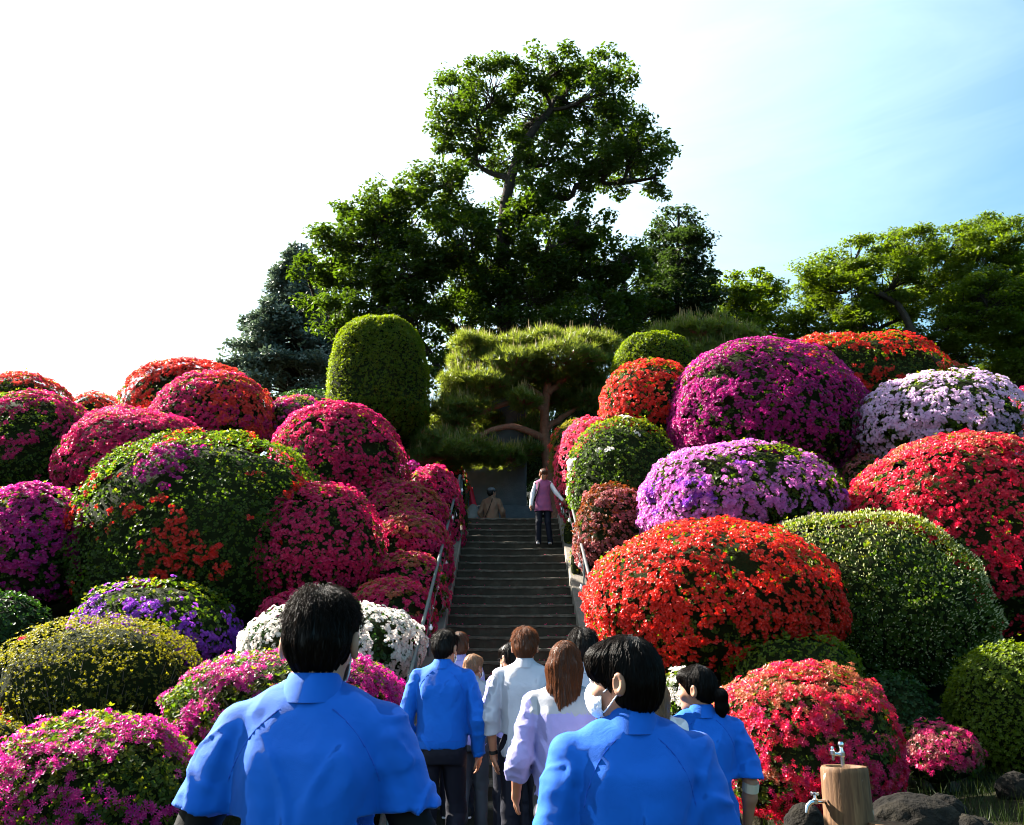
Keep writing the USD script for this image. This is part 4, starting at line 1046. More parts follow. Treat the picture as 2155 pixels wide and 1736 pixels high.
class Field:
    """A signed distance field on a grid; solids are blended into it and its zero surface becomes one mesh."""

    def __init__(self, lo, hi, h):
        self.lo, self.h = np.array(lo, float), h
        n = np.ceil((np.array(hi) - self.lo) / h).astype(int) + 1
        self.ax = [self.lo[k] + h * np.arange(n[k]) for k in range(3)]
        self.F = np.full(n, .2, np.float32)
        self.R, self.piv = np.eye(3), np.zeros(3)

    def pose(self, R=None, piv=(0, 0, 0)):
        self.R, self.piv = (np.eye(3) if R is None else R), np.array(piv, float)

    def block(self, lo, hi, pad):
        c = np.array([[lo[0], hi[0]][i] for i in (0, 1)]), np.array([lo[1], hi[1]]), np.array([lo[2], hi[2]])
        corners = np.array([[x, y, z] for x in c[0] for y in c[1] for z in c[2]]) - self.piv
        w = corners @ self.R.T + self.piv
        lo, hi = w.min(0) - pad, w.max(0) + pad
        sl = tuple(slice(max(0, int((lo[k] - self.lo[k]) / self.h)), max(0, min(len(self.ax[k]), int((hi[k] - self.lo[k]) / self.h) + 2))) for k in range(3))
        X = [self.ax[0][sl[0]][:, None, None] - self.piv[0], self.ax[1][sl[1]][None, :, None] - self.piv[1], self.ax[2][sl[2]][None, None, :] - self.piv[2]]
        P = [sum(self.R[j, k] * X[j] for j in range(3)) + self.piv[k] for k in range(3)]
        return sl, P

    def add(self, fn, lo, hi, k=.02, op='add'):
        sl, P = self.block(np.asarray(lo, float), np.asarray(hi, float), k + 3 * self.h)
        B_ = self.F[sl]
        if not B_.size:
            return
        d = np.broadcast_to(fn(*P), B_.shape).astype(np.float32)
        if op == 'add':
            self.F[sl] = smin(B_, d, k)
        elif op == 'sub':
            self.F[sl] = -smin(-B_, d, k)
        else:
            self.F[sl] = B_ + d

    def cap(self, a, b, ra, rb, k=.02, op='add'):
        a, b = np.array(a, float), np.array(b, float)
        ab = b - a
        L2 = max(ab @ ab, 1e-9)

        def fn(x, y, z):
            t = np.clip(((x - a[0]) * ab[0] + (y - a[1]) * ab[1] + (z - a[2]) * ab[2]) / L2, 0, 1)
            return np.sqrt((x - a[0] - t * ab[0]) ** 2 + (y - a[1] - t * ab[1]) ** 2 + (z - a[2] - t * ab[2]) ** 2) - (ra + t * (rb - ra))
        m = max(ra, rb)
        self.add(fn, np.minimum(a, b) - m, np.maximum(a, b) + m, k, op)

    def ell(self, c, r, k=.02, op='add'):
        c, r = np.array(c, float), np.array(r, float)

        def fn(x, y, z):
            u, v, w = (x - c[0]) / r[0], (y - c[1]) / r[1], (z - c[2]) / r[2]
            k0 = np.sqrt(u * u + v * v + w * w)
            k1 = np.sqrt((u / r[0]) ** 2 + (v / r[1]) ** 2 + (w / r[2]) ** 2)
            return k0 * (k0 - 1) / np.maximum(k1, 1e-6)
        self.add(fn, c - r, c + r, k, op)

    def loft(self, rows, k=.03, n=2.4, op='add'):
        """rows: (z, half width, half depth, centre y, centre x)."""
        q = np.array([tuple(r) + (0,) * (5 - len(r)) for r in rows], float)
        q = q[np.argsort(q[:, 0])]
        from scipy.interpolate import PchipInterpolator
        g = PchipInterpolator(q[:, 0], q[:, 1:])

        def fn(x, y, z):
            zz = np.clip(z, q[0, 0], q[-1, 0])
            v = g(zz)
            a, b, cy, cx = (v[..., i] for i in range(4))
            d = (np.abs((x - cx) / a) ** n + np.abs((y - cy) / b) ** n) ** (1 / n)
            side = (d - 1) * np.minimum(a, b)
            cap_ = np.maximum(z - q[-1, 0], q[0, 0] - z)
            return np.maximum(side, cap_)
        m = q[:, 1:3].max(0)
        self.add(fn, [q[:, 4].min() - m[0], q[:, 3].min() - m[1], q[0, 0]], [q[:, 4].max() + m[0], q[:, 3].max() + m[1], q[-1, 0]], k, op)

    def cut(self, p, n):
        """Keeps what lies behind the plane through p with outward normal n."""
        p, n = np.array(p, float), unit(np.array(n, float))
        d = (self.ax[0][:, None, None] - p[0]) * n[0] + (self.ax[1][None, :, None] - p[1]) * n[1] + (self.ax[2][None, None, :] - p[2]) * n[2]
        self.F = np.maximum(self.F, d.astype(np.float32))

    def wrinkle(self, amp, scale, seed, w=.03, stretch=(1, 1, 1), fn=None):
        idx = np.argwhere(np.abs(self.F) < w)
        p = self.lo + idx * self.h
        d = (meshkit.fbm(p * scale * np.array(stretch) + seed * 3.7, 3, seed) - .5) * 2 * amp
        if fn is not None:
            d = d * fn(p)
        self.F[tuple(idx.T)] += d.astype(np.float32)

    def crease(self, amp, scale, seed, stretch=(1, 1, 1), shear=0.0, w=.03, width=.07, fn=None):
        """Sharp drapery: narrow ridges where a noise field crosses its middle value."""
        idx = np.argwhere(np.abs(self.F) < w)
        p = self.lo + idx * self.h
        q = p.copy()
        q[:, 0] += shear * np.abs(p[:, 2] - 1.45) * np.sign(p[:, 0])
        n = meshkit.fbm(q * scale * np.array(stretch) + seed * 5.3, 2, seed)
        r = np.clip(1 - np.abs(n - .5) / width, 0, 1) ** 1.3
        d = -amp * r
        self.F[tuple(idx.T)] += (d * fn(p) if fn is not None else d).astype(np.float32)

    def ridge(self, a, b, w, amp, w2=None):
        """A soft fold along the segment a-b: raised for amp > 0."""
        a, b = np.array(a, float), np.array(b, float)
        ab = b - a
        L2 = ab @ ab

        def fn(x, y, z):
            t = np.clip(((x - a[0]) * ab[0] + (y - a[1]) * ab[1] + (z - a[2]) * ab[2]) / L2, 0, 1)
            d2 = (x - a[0] - t * ab[0]) ** 2 + (y - a[1] - t * ab[1]) ** 2 + (z - a[2] - t * ab[2]) ** 2
            return -amp * np.exp(-d2 / (w * w)) * (1 - .6 * t)
        self.add(fn, np.minimum(a, b) - 2.2 * w, np.maximum(a, b) + 2.2 * w, 0, 'bend')

    def sample(self, p):
        return map_coordinates(self.F, ((p - self.lo) / self.h).T, order=1, mode='nearest')

    def grad(self, p):
        e = self.h
        return unit(np.stack([self.sample(p + e * d) - self.sample(p - e * d) for d in np.eye(3)], 1))

    def back(self, x, z, y0=-.6):
        """The surface met by going forward from behind at (x, z)."""
        ys = np.arange(self.lo[1], self.ax[1][-1], self.h / 2)
        out = []
        for a, c in zip(np.atleast_1d(x), np.atleast_1d(z)):
            s = self.sample(np.stack([np.full_like(ys, a), ys, np.full_like(ys, c)], 1))
            i = np.flatnonzero(s < 0)
            out.append(ys[i[0]] if len(i) else np.nan)
        return np.array(out)

    def mesh(self, tol=None):
        F = self.F
        s = F < 0
        n = np.array(F.shape) - 1
        cnt = np.zeros(n, np.int8)
        for a in (0, 1):
            for b in (0, 1):
                for c in (0, 1):
                    cnt += s[a:n[0] + a, b:n[1] + b, c:n[2] + c]
        cells = np.argwhere((cnt > 0) & (cnt < 8))
        ids = np.full(n, -1, np.int64)
        ids[tuple(cells.T)] = np.arange(len(cells))
        acc, num = np.zeros((len(cells), 3)), np.zeros(len(cells))
        corner = np.array([[a, b, c] for a in (0, 1) for b in (0, 1) for c in (0, 1)])
        val = np.stack([F[tuple((cells + o).T)] for o in corner], 1)
        for i in range(8):
            for j in range(i + 1, 8):
                if np.abs(corner[i] - corner[j]).sum() == 1:
                    a, b = val[:, i], val[:, j]
                    m = (a < 0) != (b < 0)
                    t = np.where(m, a / np.where(m, a - b, 1), 0)[:, None]
                    acc += np.where(m[:, None], corner[i] + t * (corner[j] - corner[i]), 0)
                    num += m
        v = self.lo + (cells + acc / num[:, None]) * self.h
        faces = []
        for ax in range(3):
            o = np.eye(3, dtype=int)
            b, c = o[(ax + 1) % 3], o[(ax + 2) % 3]
            sl0 = [slice(None)] * 3
            sl1 = [slice(None)] * 3
            sl0[ax], sl1[ax] = slice(0, -1), slice(1, None)
            e = np.argwhere(s[tuple(sl0)] != s[tuple(sl1)])
            ok = np.all((e - b - c >= 0) | (np.eye(3, dtype=bool)[ax]), 1) & np.all(e < n, 1)
            e = e[ok]
            q = np.stack([ids[tuple((e - b - c).T)], ids[tuple((e - c).T)], ids[tuple(e.T)], ids[tuple((e - b).T)]], 1)
            flip = s[tuple(e.T)]
            q = np.where(flip[:, None], q, q[:, ::-1])
            faces.append(q)
        q = np.vstack(faces)
        q = q[(q >= 0).all(1)]
        f = np.vstack([q[:, [0, 1, 2]], q[:, [0, 2, 3]]])
        m = trimesh.Trimesh(v, f, process=False)
        # two gentle passes of smoothing
        e = m.edges_unique
        for lam in (.5, -.52, .5, -.52):
            sm, dg = np.zeros_like(v), np.zeros(len(v))
            np.add.at(sm, e[:, 0], v[e[:, 1]]), np.add.at(sm, e[:, 1], v[e[:, 0]])
            np.add.at(dg, e[:, 0], 1), np.add.at(dg, e[:, 1], 1)
            v = v + lam * (sm / np.maximum(dg, 1)[:, None] - v)
        import manifold3d as m3
        try:                                                       # flat stretches need few triangles
            g = m3.Manifold(m3.Mesh(vert_properties=v.astype(np.float32), tri_verts=f.astype(np.uint32)))
            if g.status() == m3.Error.NoError:
                q = g.simplify(self.h * (tol or (.03 if self.h < .0067 else .09))).to_mesh()
                if len(q.tri_verts) > 50:
                    v, f = np.array(q.vert_properties[:, :3], float), np.array(q.tri_verts, int)
        except Exception:
            pass
        return v, f


def Rz(a):
    c, s = math.cos(a), math.sin(a)
    return np.array([[c, -s, 0], [s, c, 0], [0, 0, 1]])


def Rx(a):
    c, s = math.cos(a), math.sin(a)
    return np.array([[1, 0, 0], [0, c, -s], [0, s, c]])


def hand(F, w, d, n, s, side, curl=.5):
    """Palm, four bent fingers of unequal length and a thumb leaving the palm's side. d: along the hand; n: out of the back of the hand; side: +1 if the thumb lies along cross(d, n)."""
    d, n = unit(np.array(d, float)), np.array(n, float)
    n = unit(n - (n @ d) * d)
    t = np.cross(d, n) * side
    w = np.array(w, float)
    F.cap(w, w + d * .03 * s, .026 * s, .028 * s, .015)
    for o in (-.024, 0, .022):
        F.cap(w + d * .03 * s + t * o * s * .8, w + d * .085 * s + t * o * s, .016 * s, .014 * s, .012)
    for i, (o, L) in enumerate(((.030, .066), (.010, .076), (-.011, .070), (-.030, .056))):
        p = w + d * .09 * s + t * o * s
        dirn = d.copy()
        for k, fr in enumerate((.45, .32, .23)):
            ang = curl * (.35 + .35 * k)
            dirn = unit(dirn * math.cos(ang) - n * math.sin(ang) + t * (o * .6) * (k == 0))
            q = p + dirn * L * fr * s
            F.cap(p, q, (.0092 - .0008 * k) * s, (.0085 - .0009 * k) * s, .003)
            p = q
    b = w + d * .03 * s + t * .028 * s
    m = b + unit(d * .75 + t * .65 - n * .15) * .045 * s
    e = m + unit(d * .95 + t * .15 - n * .3) * .034 * s
    F.cap(b, m, .013 * s, .0105 * s, .010)
    F.cap(m, e, .0102 * s, .0082 * s, .003)


def strands(F, verts, whorl_pt, rng, count, length, steps, lift, width, mat, parent, name='hair_strands', up_ok=0.0, gravity=.55, rough=.25, tipsplay=.0):
    """Loose hair lying on the hair's form, combed from the crown downwards."""
    k = rng.integers(0, len(verts), count)
    p = verts[k] + rng.normal(0, .002, (count, 3))
    L = length * rng.uniform(.55, 1.15, count)
    wob = rng.normal(0, rough, (count, 3))
    pts = [p.copy()]
    for i in range(steps):
        g = F.grad(p)
        d = unit(p - whorl_pt) * .9 + np.array([0, 0, -gravity]) + wob * (.4 + i / steps)
        d = unit(d - (d * g).sum(1, keepdims=True) * g)
        p = p + d * (L / steps)[:, None]
        off = lift * (.25 + .75 * rng.random(count)) * (1 + tipsplay * i / steps)
        p = p - F.grad(p) * (F.sample(p) - off)[:, None] * .85
        pts.append(p.copy())
    P = np.stack(pts, 1)
    c = UsdGeom.BasisCurves.Define(stage, numbered(str(parent.GetPath()), name))
    c.CreateTypeAttr('linear')
    c.CreatePointsAttr(Vt.Vec3fArray.FromNumpy(P.reshape(-1, 3).astype(np.float32)))
    c.CreateCurveVertexCountsAttr(Vt.IntArray.FromNumpy(np.full(count, steps + 1, np.int32)))
    wd = np.tile(np.r_[np.full(steps - 1, width), width * .7, width * .3], count)
    c.CreateWidthsAttr(Vt.FloatArray.FromNumpy(wd.astype(np.float32)))
    c.SetWidthsInterpolation('vertex')
    UsdShade.MaterialBindingAPI.Apply(c.GetPrim()).Bind(MAT[mat])
    c.GetPrim().SetCustomDataByKey('kind', 'stuff')


def collar(s, zb, h, rx, ry, spread, tilt=0.0, cy=-.012, open_=2.5, mid=0.0):
    """A stand-and-fall collar: a closed strip round the neck, open in front."""
    A = np.linspace(-open_, open_, 49)
    prof = [(0.0, -.010), (0.001, .5), (.002, .93), (.005, 1.0), (.009, .94), (.010 + spread * .4, .45), (.011 + spread, -.28), (.006 + spread, -.32), (.006, .4), (.004, .3)]
    v = []
    for a in A:
        f = np.clip((abs(a) - 1.2) / 1.3, 0, 1)
        for r, t in prof:
            hh = h * (1 - .35 * f)
            z = zb + t * hh - .045 * f * s - tilt * 0
            v.append([(rx + r) * math.sin(a), cy - (ry + r * (1 + .3 * (t < .5))) * math.cos(a) + .02 * f, z - .006 * (t < 0) * (1 + math.cos(a))])
    v = np.array(v)
    m = len(prof)
    f = []
    for i in range(len(A) - 1):
        for j in range(m):
            a, b, c, d = i * m + j, i * m + (j + 1) % m, (i + 1) * m + (j + 1) % m, (i + 1) * m + j
            f += [[a, c, b], [a, d, c]]
    for o in (0, (len(A) - 1) * m):
        f += [[o, o + j, o + j + 1] for j in range(1, m - 1)]
    return v, np.array(f)


def split_mesh(v, f, test):
    k = test(v[f].mean(1))
    out = []
    for sel in (k, ~k):
        ff = f[sel]
        u, inv = np.unique(ff, return_inverse=True)
        out.append((v[u], inv.reshape(-1, 3)))
    return out


def person(label, loc, H, yaw=0.0, head_yaw=0.0, head_pitch=0.0, fem=False, res=.008, hres=None, arms=None, legs=None, top='jacket', top_mat='blue_twill', yoke=None, sleeve='long', sl=.78, undersleeve=None, collar_h=.042,
           bottom_mat='navy_trouser', shoe_mat='dark_shoe', hair='short', hair_mat='dark', mask=False, glasses=False, hem=.93, wide=1.0, seed=1, folds=(), seams=(), strand_n=1200, extra=None, hunch=0.0, hairvol=1.0, hem_band=False, eyes=False, hands=(True, True), fingers=True):
    s = H / 1.70
    rng = np.random.default_rng(seed)
    t = thing('person', label, 'person', loc, rotz=yaw)
    S = lambda *p: np.array(p, float) * s
    piv = S(0, -.015 + hunch, 1.46)
    RH = Rz(math.radians(head_yaw)) @ Rx(math.radians(-head_pitch))
    ws = (.165 if fem else .178) * wide
    # arms: (elbow, wrist) for left (-x) and right (+x) in body units
    arms = arms or {}
    A = {}
    for sd in (-1, 1):
        e, w = arms.get(sd, ((sd * (ws + .065), -.03, 1.11), (sd * (ws + .075), .035, .865)))
        A[sd] = (S(sd * ws, -.012 + hunch * .8, 1.385), S(*e), S(*w))
    legs = legs or {}
    Lg = {}
    for sd in (-1, 1):
        k, a = legs.get(sd, ((sd * .10, .02, .48), (sd * .10, -.01, .075)))
        Lg[sd] = (S(sd * .088, 0, .90), S(*k), S(*a))
    allp = np.vstack([v for q in list(A.values()) + list(Lg.values()) for v in q])
    lo, hi = allp.min(0) - .22 * s, allp.max(0) + .22 * s
    lo[2], hi[2] = -.02, H + .12
    lo[:2], hi[:2] = np.minimum(lo[:2], -.32 * s), np.maximum(hi[:2], .32 * s)
    hr = hres or res
    # ---- the body: one continuous skin
    F = Field(lo, hi, hr)
    F.cap(S(0, hunch * .6, 1.36), S(0, 0, .95), .05 * s, .06 * s, .03)
    for sd in (-1, 1):
        sh, el, wr = A[sd]
        F.cap(S(0, hunch * .7, 1.36), sh, .045 * s, .045 * s, .03)
        F.cap(sh, el, .044 * s, .036 * s, .02)
        F.cap(el, el * .7 + wr * .3, .036 * s, .038 * s, .02)
        F.cap(el * .7 + wr * .3, wr, .038 * s, .024 * s, .02)
        if hands[sd > 0]:
            d = unit(wr - el)
            inward = np.array([-sd, .25, 0.0])
            hand(F, wr, d + np.array([0, .10, 0]), -inward, s * (.92 if fem else 1.0), sd, .55) if fingers else None
        hp, kn, an = Lg[sd]
        F.cap(S(0, 0, .95), hp, .05 * s, .05 * s, .03)
        F.cap(hp, kn, .045 * s, .038 * s, .02), F.cap(kn, an, .038 * s, .03 * s, .02)
    F.cap(S(0, -.02 + hunch, 1.39), S(0, -.012 + hunch, 1.50), .062 * s, .054 * s, .03)
    F.pose(RH, piv)
    E = lambda c, r, k=.02, op='add': F.ell(S(c[0], c[1] + hunch, c[2]), np.array(r) * s, k * s, op)
    Cc = lambda a, b, ra, rb, k=.01, op='add': F.cap(S(a[0], a[1] + hunch, a[2]), S(b[0], b[1] + hunch, b[2]), ra * s, rb * s, k * s, op)
    Cc((0, -.02, 1.46), (0, -.005, 1.56), .052, .056, .03)
    E((0, -.012, 1.615), (.074, .092, .086), .02)
    E((0, .022, 1.575), (.064, .072, .098), .03)
    E((0, .052, 1.505), (.042, .042, .030), .03)
    E((0, .074, 1.492), (.020, .018, .016), .015)
    Cc((0, .088, 1.604), (0, .108, 1.568), .007, .0125, .010)
    for sd in (-1, 1):
        E((sd * .011, .099, 1.562), (.010, .011, .008), .008)
        E((sd * .036, .066, 1.560), (.024, .024, .022), .02)
        E((sd * .031, .094, 1.600), (.017, .013, .011), .010, 'sub')
        Cc((sd * .012, .090, 1.622), (sd * .048, .074, 1.618), .007, .006, .010)
    E((0, .089, 1.537), (.023, .012, .0065), .006), E((0, .087, 1.526), (.020, .012, .0065), .006)
    for sd in (-1, 1):
        E((sd * .091, -.014, 1.582), (.013, .021, .035), .006)
        E((sd * .102, -.006, 1.585), (.010, .014, .024), .006, 'sub')
    F.pose()
    skinF = F
    if undersleeve or sleeve == 'long':
        pass
    v, f = F.mesh()
    part('body', (v, f), 'skin', t, smooth=True)
    if eyes:
        for sd in (-1, 1):
            c = RH @ (S(sd * .031, .084 + hunch, 1.600) - piv) + piv
            m = trimesh.creation.icosphere(2, .0115 * s)
            e = part('eye', (np.array(m.vertices) + c, m.faces), 'eye_white', t, smooth=True)
            c2 = RH @ (S(sd * .031, .0925 + hunch, 1.600) - piv) + piv
            m = trimesh.creation.icosphere(2, .0055 * s)
            part('iris', (np.array(m.vertices) * [1, .6, 1] + c2, m.faces), 'iris', e, smooth=True)
    # ---- trousers and shoes
    T = Field([-.30 * s + min(0, allp[:, 0].min() * .0), lo[1], -.02], [.30 * s, hi[1], 1.08 * s], max(res, .0085))
    w0 = 1.06 if fem else 1.0
    T.loft([(1.06 * s, .145 * s, .105 * s, 0), (.98 * s, .155 * s * w0, .115 * s, -.005 * s), (.88 * s, .165 * s * w0, .125 * s, -.012 * s), (.80 * s, .155 * s * w0, .105 * s, -.008 * s)], .03)
    for sd in (-1, 1):
        hp, kn, an = Lg[sd]
        T.cap(hp, kn, .094 * s, .070 * s, .035 * s)
        T.cap(kn, an, .070 * s, .062 * s, .03 * s)
        T.cap(an, an + S(0, .0, -.025), .062 * s, .066 * s, .02 * s)
    T.wrinkle(.007 * s, 9.0, seed + 5, stretch=(1, 1, .55))
    T.wrinkle(.008 * s, 16.0, seed + 6, stretch=(.6, .6, 1.6), fn=lambda p: np.exp(-((p[:, 2] - .42 * s) / .12) ** 2) + 1.2 * np.exp(-((p[:, 2] - .10 * s) / .07) ** 2))
    part('trousers', T.mesh(), bottom_mat, t, smooth=True)
    for sd in (-1, 1):
        an = Lg[sd][2]
        fl = Field(an + S(-.08, -.12, -.10), an + S(.08, .24, .07), .007)
        fl.cap(an + S(0, -.045, -.035), an + S(0, .10, -.045), .038 * s, .036 * s, .02)
        fl.cap(an + S(0, .09, -.05), an + S(0, .15, -.055), .040 * s, .032 * s, .02)
        fl.cap(an + S(0, -.03, .0), an + S(0, .0, .02), .042 * s, .040 * s, .02)
        fl.cut(an + S(0, 0, -.072), (0, 0, -1))
        sv, sf = fl.mesh()
        sh_ = part('shoe', (sv, sf), shoe_mat, t, smooth=True)
        so = Field(an + S(-.08, -.13, -.11), an + S(.08, .24, -.03), .007)
        so.cap(an + S(0, -.05, -.066), an + S(0, .15, -.066), .040 * s, .042 * s, .01)
        so.cut(an + S(0, 0, -.076), (0, 0, -1))
        so.cut(an + S(0, 0, -.058), (0, 0, 1))
        part('sole', so.mesh(), 'white_shirt' if shoe_mat != 'dark_shoe' or fem else 'glossy_black', sh_, smooth=True)
    # ---- jacket or shirt
    J = Field(lo, hi, res)
    hb = hunch
    fw = .93 if fem else 1.0
    W = lambda q: q * s * wide * fw
    dr = 1.04 if not fem else 1.0
    rows = [(hem * s, W(.176), .135 * s, -.004 * s), ((hem + .05) * s, W(.182), .142 * s, -.006 * s), (1.10 * s, W(.178), .138 * s, -.008 * s + hb * .3), (1.22 * s, W(.186), .138 * s, -.012 * s + hb * .55), (1.32 * s, W(.188), .128 * s, -.018 * s + hb * .8), (1.375 * s, W(.180), .108 * s, -.018 * s + hb * .9),
            (1.425 * s, W(.135), .090 * s, -.018 * s + hb), (1.455 * s, W(.100), .078 * s, -.016 * s + hb), (1.478 * s, W(.066), .060 * s, -.014 * s + hb), (1.488 * s, W(.060), .054 * s, -.014 * s + hb)]
    J.loft(rows, .02, 2.35)
    for sd in (-1, 1):
        sh, el, wr = A[sd]
        J.cap(S(sd * .05, -.018 + hb, 1.455), sh + S(0, 0, -.004), .034 * s, .056 * s, .04 * s)
        if sleeve == 'long':
            J.cap(sh, el, .063 * s, .062 * s, .012 * s)
            J.cap(el, wr, .064 * s, .047 * s, .03 * s)
            J.cap(wr - unit(wr - el) * .05 * s, wr + unit(wr - el) * .012 * s, .046 * s, .046 * s, .006)
        elif sleeve == 'rolled':
            m = el * .62 + wr * .38
            J.cap(sh, el, .063 * s, .062 * s, .012 * s)
            J.cap(el, m, .064 * s, .058 * s, .03 * s)
            J.cap(el * .78 + wr * .22, m, .064 * s, .066 * s, .008)
        elif sleeve == 'short':
            m = sh * (1 - sl) + el * sl + unit(el - sh) * .0
            u_ = unit(el - sh)
            J.cap(sh, m + u_ * .09 * s, .061 * s, .080 * s, .014 * s)
            J.cap(S(sd * .085 * wide, -.018 + hb, 1.432), sh * .55 + m * .45, .046 * s, .064 * s, .03 * s)
    if fem and top == 'tunic':
        J.loft([(.74 * s, .205 * s, .15 * s, 0), (.90 * s, .185 * s, .135 * s, 0), (1.05 * s, .165 * s, .12 * s, hb * .3)], .03)
    # sleeve ends and hem are cut clean
    for sd in (-1, 1):
        sh, el, wr = A[sd]
        if sleeve == 'long':
            c, n_ = wr - unit(wr - el) * .004, unit(wr - el)
        elif sleeve == 'rolled':
            c, n_ = el * .60 + wr * .40, unit(wr - el)
        elif sleeve == 'none':
            continue
        else:
            c, n_ = sh * (1 - sl) + el * sl + unit(el - sh) * .03 * s, unit(el - sh + np.array([-sd * .06, 0, 0]))
        d = sum((J.ax[k].reshape([-1 if i == k else 1 for i in range(3)]) - c[k]) * n_[k] for k in range(3))
        r2 = sum((J.ax[k].reshape([-1 if i == k else 1 for i in range(3)]) - c[k]) ** 2 for k in range(3))
        J.F = np.where((r2 < (.14 * s) ** 2) & (d > -.05), np.maximum(J.F, d), J.F).astype(np.float32)
        if sleeve in ('short', 'rolled'):                          # the opening is hollow
            a = c - n_ * .05 * s
            rr = .056 * s if sleeve == 'short' else .052 * s
            J.cap(a, c + n_ * .06 * s, rr - .012 * s, rr, .006, 'sub')
    if top != 'tunic':
        J.cut((0, 0, hem * s), (0, 0, -1)) if False else None
    J.wrinkle(.0035 * s, 7.0, seed + 1, stretch=(1.2, 1.2, .45))
    J.wrinkle(.0035 * s, 19.0, seed + 2, stretch=(1, 1, .7))

    def armw(p):
        return np.clip((np.abs(p[:, 0]) - .17 * s) / (.06 * s), 0, 1)
    J.wrinkle(.0075 * s, 15.0, seed + 3, stretch=(.5, .6, 1.35), fn=armw)
    J.crease(.0105 * s, 4.2, seed + 31, stretch=(1.3, 1.0, .5), shear=.55, fn=lambda p: .35 + .65 * np.clip((1.40 * s - p[:, 2]) / (.2 * s), 0, 1))
    J.crease(.0065 * s, 7.5, seed + 33, stretch=(.8, .8, 1.1), width=.06, fn=armw)
    for sd in (-1, 1):
        J.ridge(S(sd * .172 * wide * fw, -.125, 1.29), S(sd * .170 * wide * fw, -.13, .98), .011 * s, -.016 * s)
    for a, b, w_, amp in folds:
        J.ridge(S(*a), S(*b), w_ * s, amp * s)
    if hem_band:                                                   # a gathered waistband
        def band(x, y, z):
            return .006 * s * np.exp(-((z - (hem + .065) * s) / (.012 * s)) ** 2) - .004 * s * np.exp(-((z - (hem + .028) * s) / (.02 * s)) ** 2)
        J.add(band, lo, [hi[0], hi[1], (hem + .12) * s], 0, 'bend') if False else None
    jv, jf = J.mesh()
    # the torso's hem: clear anything of the torso below the hem line
    if yoke:
        (a, b) = split_mesh(jv, jf, lambda c: (c[:, 2] > (1.325 - 0.0) * s) & (np.abs(c[:, 0]) < (ws + .02) * s))
        g = part('jacket' if top != 'shirt' else 'shirt', b, top_mat, t, smooth=True)
        part('yoke', a, yoke, g, smooth=True)
    else:
        g = part({'jacket': 'jacket', 'shirt': 'shirt', 'tunic': 'shirt'}[top], (jv, jf), top_mat, t, smooth=True)
    if collar_h:
        cv, cf = collar(s, 1.470 * s, (collar_h + .002) * s, .057 * s, .054 * s, .018 * s, cy=(-.016 * s + hb))
        part('collar', (cv, cf), yoke or top_mat, g, smooth=40)
    for pts in seams:
        pts = np.array(pts, float) * s
        sp = spline(np.stack([pts[:, 0], pts[:, 0] * 0, pts[:, 1]], 1), 40)
        yb = J.back(sp[:, 0], sp[:, 2])
        ok = ~np.isnan(yb)
        if ok.sum() > 4:
            q = np.stack([sp[ok, 0], yb[ok] - .0012, sp[ok, 2]], 1)
            part('seam', tube(q, .0019, 5), 'blue_seam', g)
    if undersleeve:
        for sd in (-1, 1):
            sh, el, wr = A[sd]
            q = np.vstack([sh, el, wr])
            U = Field(q.min(0) - .08, q.max(0) + .08, res)
            U.cap(sh * .7 + el * .3 if undersleeve == 'black_knit' else sh, el, .054 * s, .050 * s, .02)
            U.cap(el, wr, .050 * s, .036 * s, .02)
            U.wrinkle(.005, 22.0, seed + 9, stretch=(.6, .6, 1.4))
            part('undershirt_sleeve', U.mesh(), undersleeve, t, smooth=True)
    # ---- hair
    hl, hh_ = S(-.16, -.22 + hunch, 1.26 if hair in ('long', 'pony', 'bob') else 1.44), S(.16, .20 + hunch, 1.80)
    cen = RH @ ((hl + hh_) / 2 - piv) + piv
    half = np.array([.20, .20, .30]) * s
    Hf = Field(cen - half, cen + half + [0, 0, .02], min(hr, .0065))
    Hf.pose(RH, piv)
    o = hunch

    def he(c, r, k=.02, op='add'):
        Hf.ell(S(c[0], c[1] + o, c[2]), np.array(r) * s, k * s, op)

    def hc(a, b, ra, rb, k=.02, op='add'):
        Hf.cap(S(a[0], a[1] + o, a[2]), S(b[0], b[1] + o, b[2]), ra * s, rb * s, k * s, op)
    vol = hairvol
    he((0, -.014, 1.622), (.074 + .013 * vol, .092 + .014 * vol, .086 + .017 * vol))
    if hair == 'short':
        he((0, -.052, 1.580), (.062 + .006 * vol, .052 + .012 * vol, .058), .03)
        he((0, -.048, 1.535), (.045, .036, .046), .03)
        he((0, .05, 1.665), (.066, .05, .036), .03)
        he((0, .09, 1.545), (.11, .095, .095), .012, 'sub')
        for sd in (-1, 1):
            he((sd * .097, -.004, 1.572), (.026, .031, .047), .008, 'sub')
    elif hair == 'bob':
        he((0, -.045, 1.585), (.088, .075, .075), .03)
        he((0, -.040, 1.540), (.072, .062, .055), .03)
        he((0, .055, 1.66), (.072, .052, .040), .03)
        he((0, .072, 1.632), (.066, .030, .030), .02)
        he((0, .095, 1.530), (.12, .090, .078), .012, 'sub')
        for sd in (-1, 1):
            he((sd * .088, -.004, 1.562), (.026, .026, .040), .008, 'sub')
    elif hair == 'long':
        he((0, -.03, 1.56), (.094, .085, .10), .03)
        for q in (-1, 1):
            hc((q * .045, -.045, 1.56), (q * .055, -.065, 1.345), .055, .038, .04)
        hc((0, -.06, 1.56), (0, -.085, 1.335), .06, .042, .04)
        he((0, .05, 1.66), (.070, .05, .036), .03)
        he((0, .10, 1.545), (.068, .10, .10), .02, 'sub')
    elif hair in ('pony', 'bun'):
        he((0, -.050, 1.575), (.072, .058, .060), .03)
        he((0, .048, 1.662), (.068, .05, .034), .03)
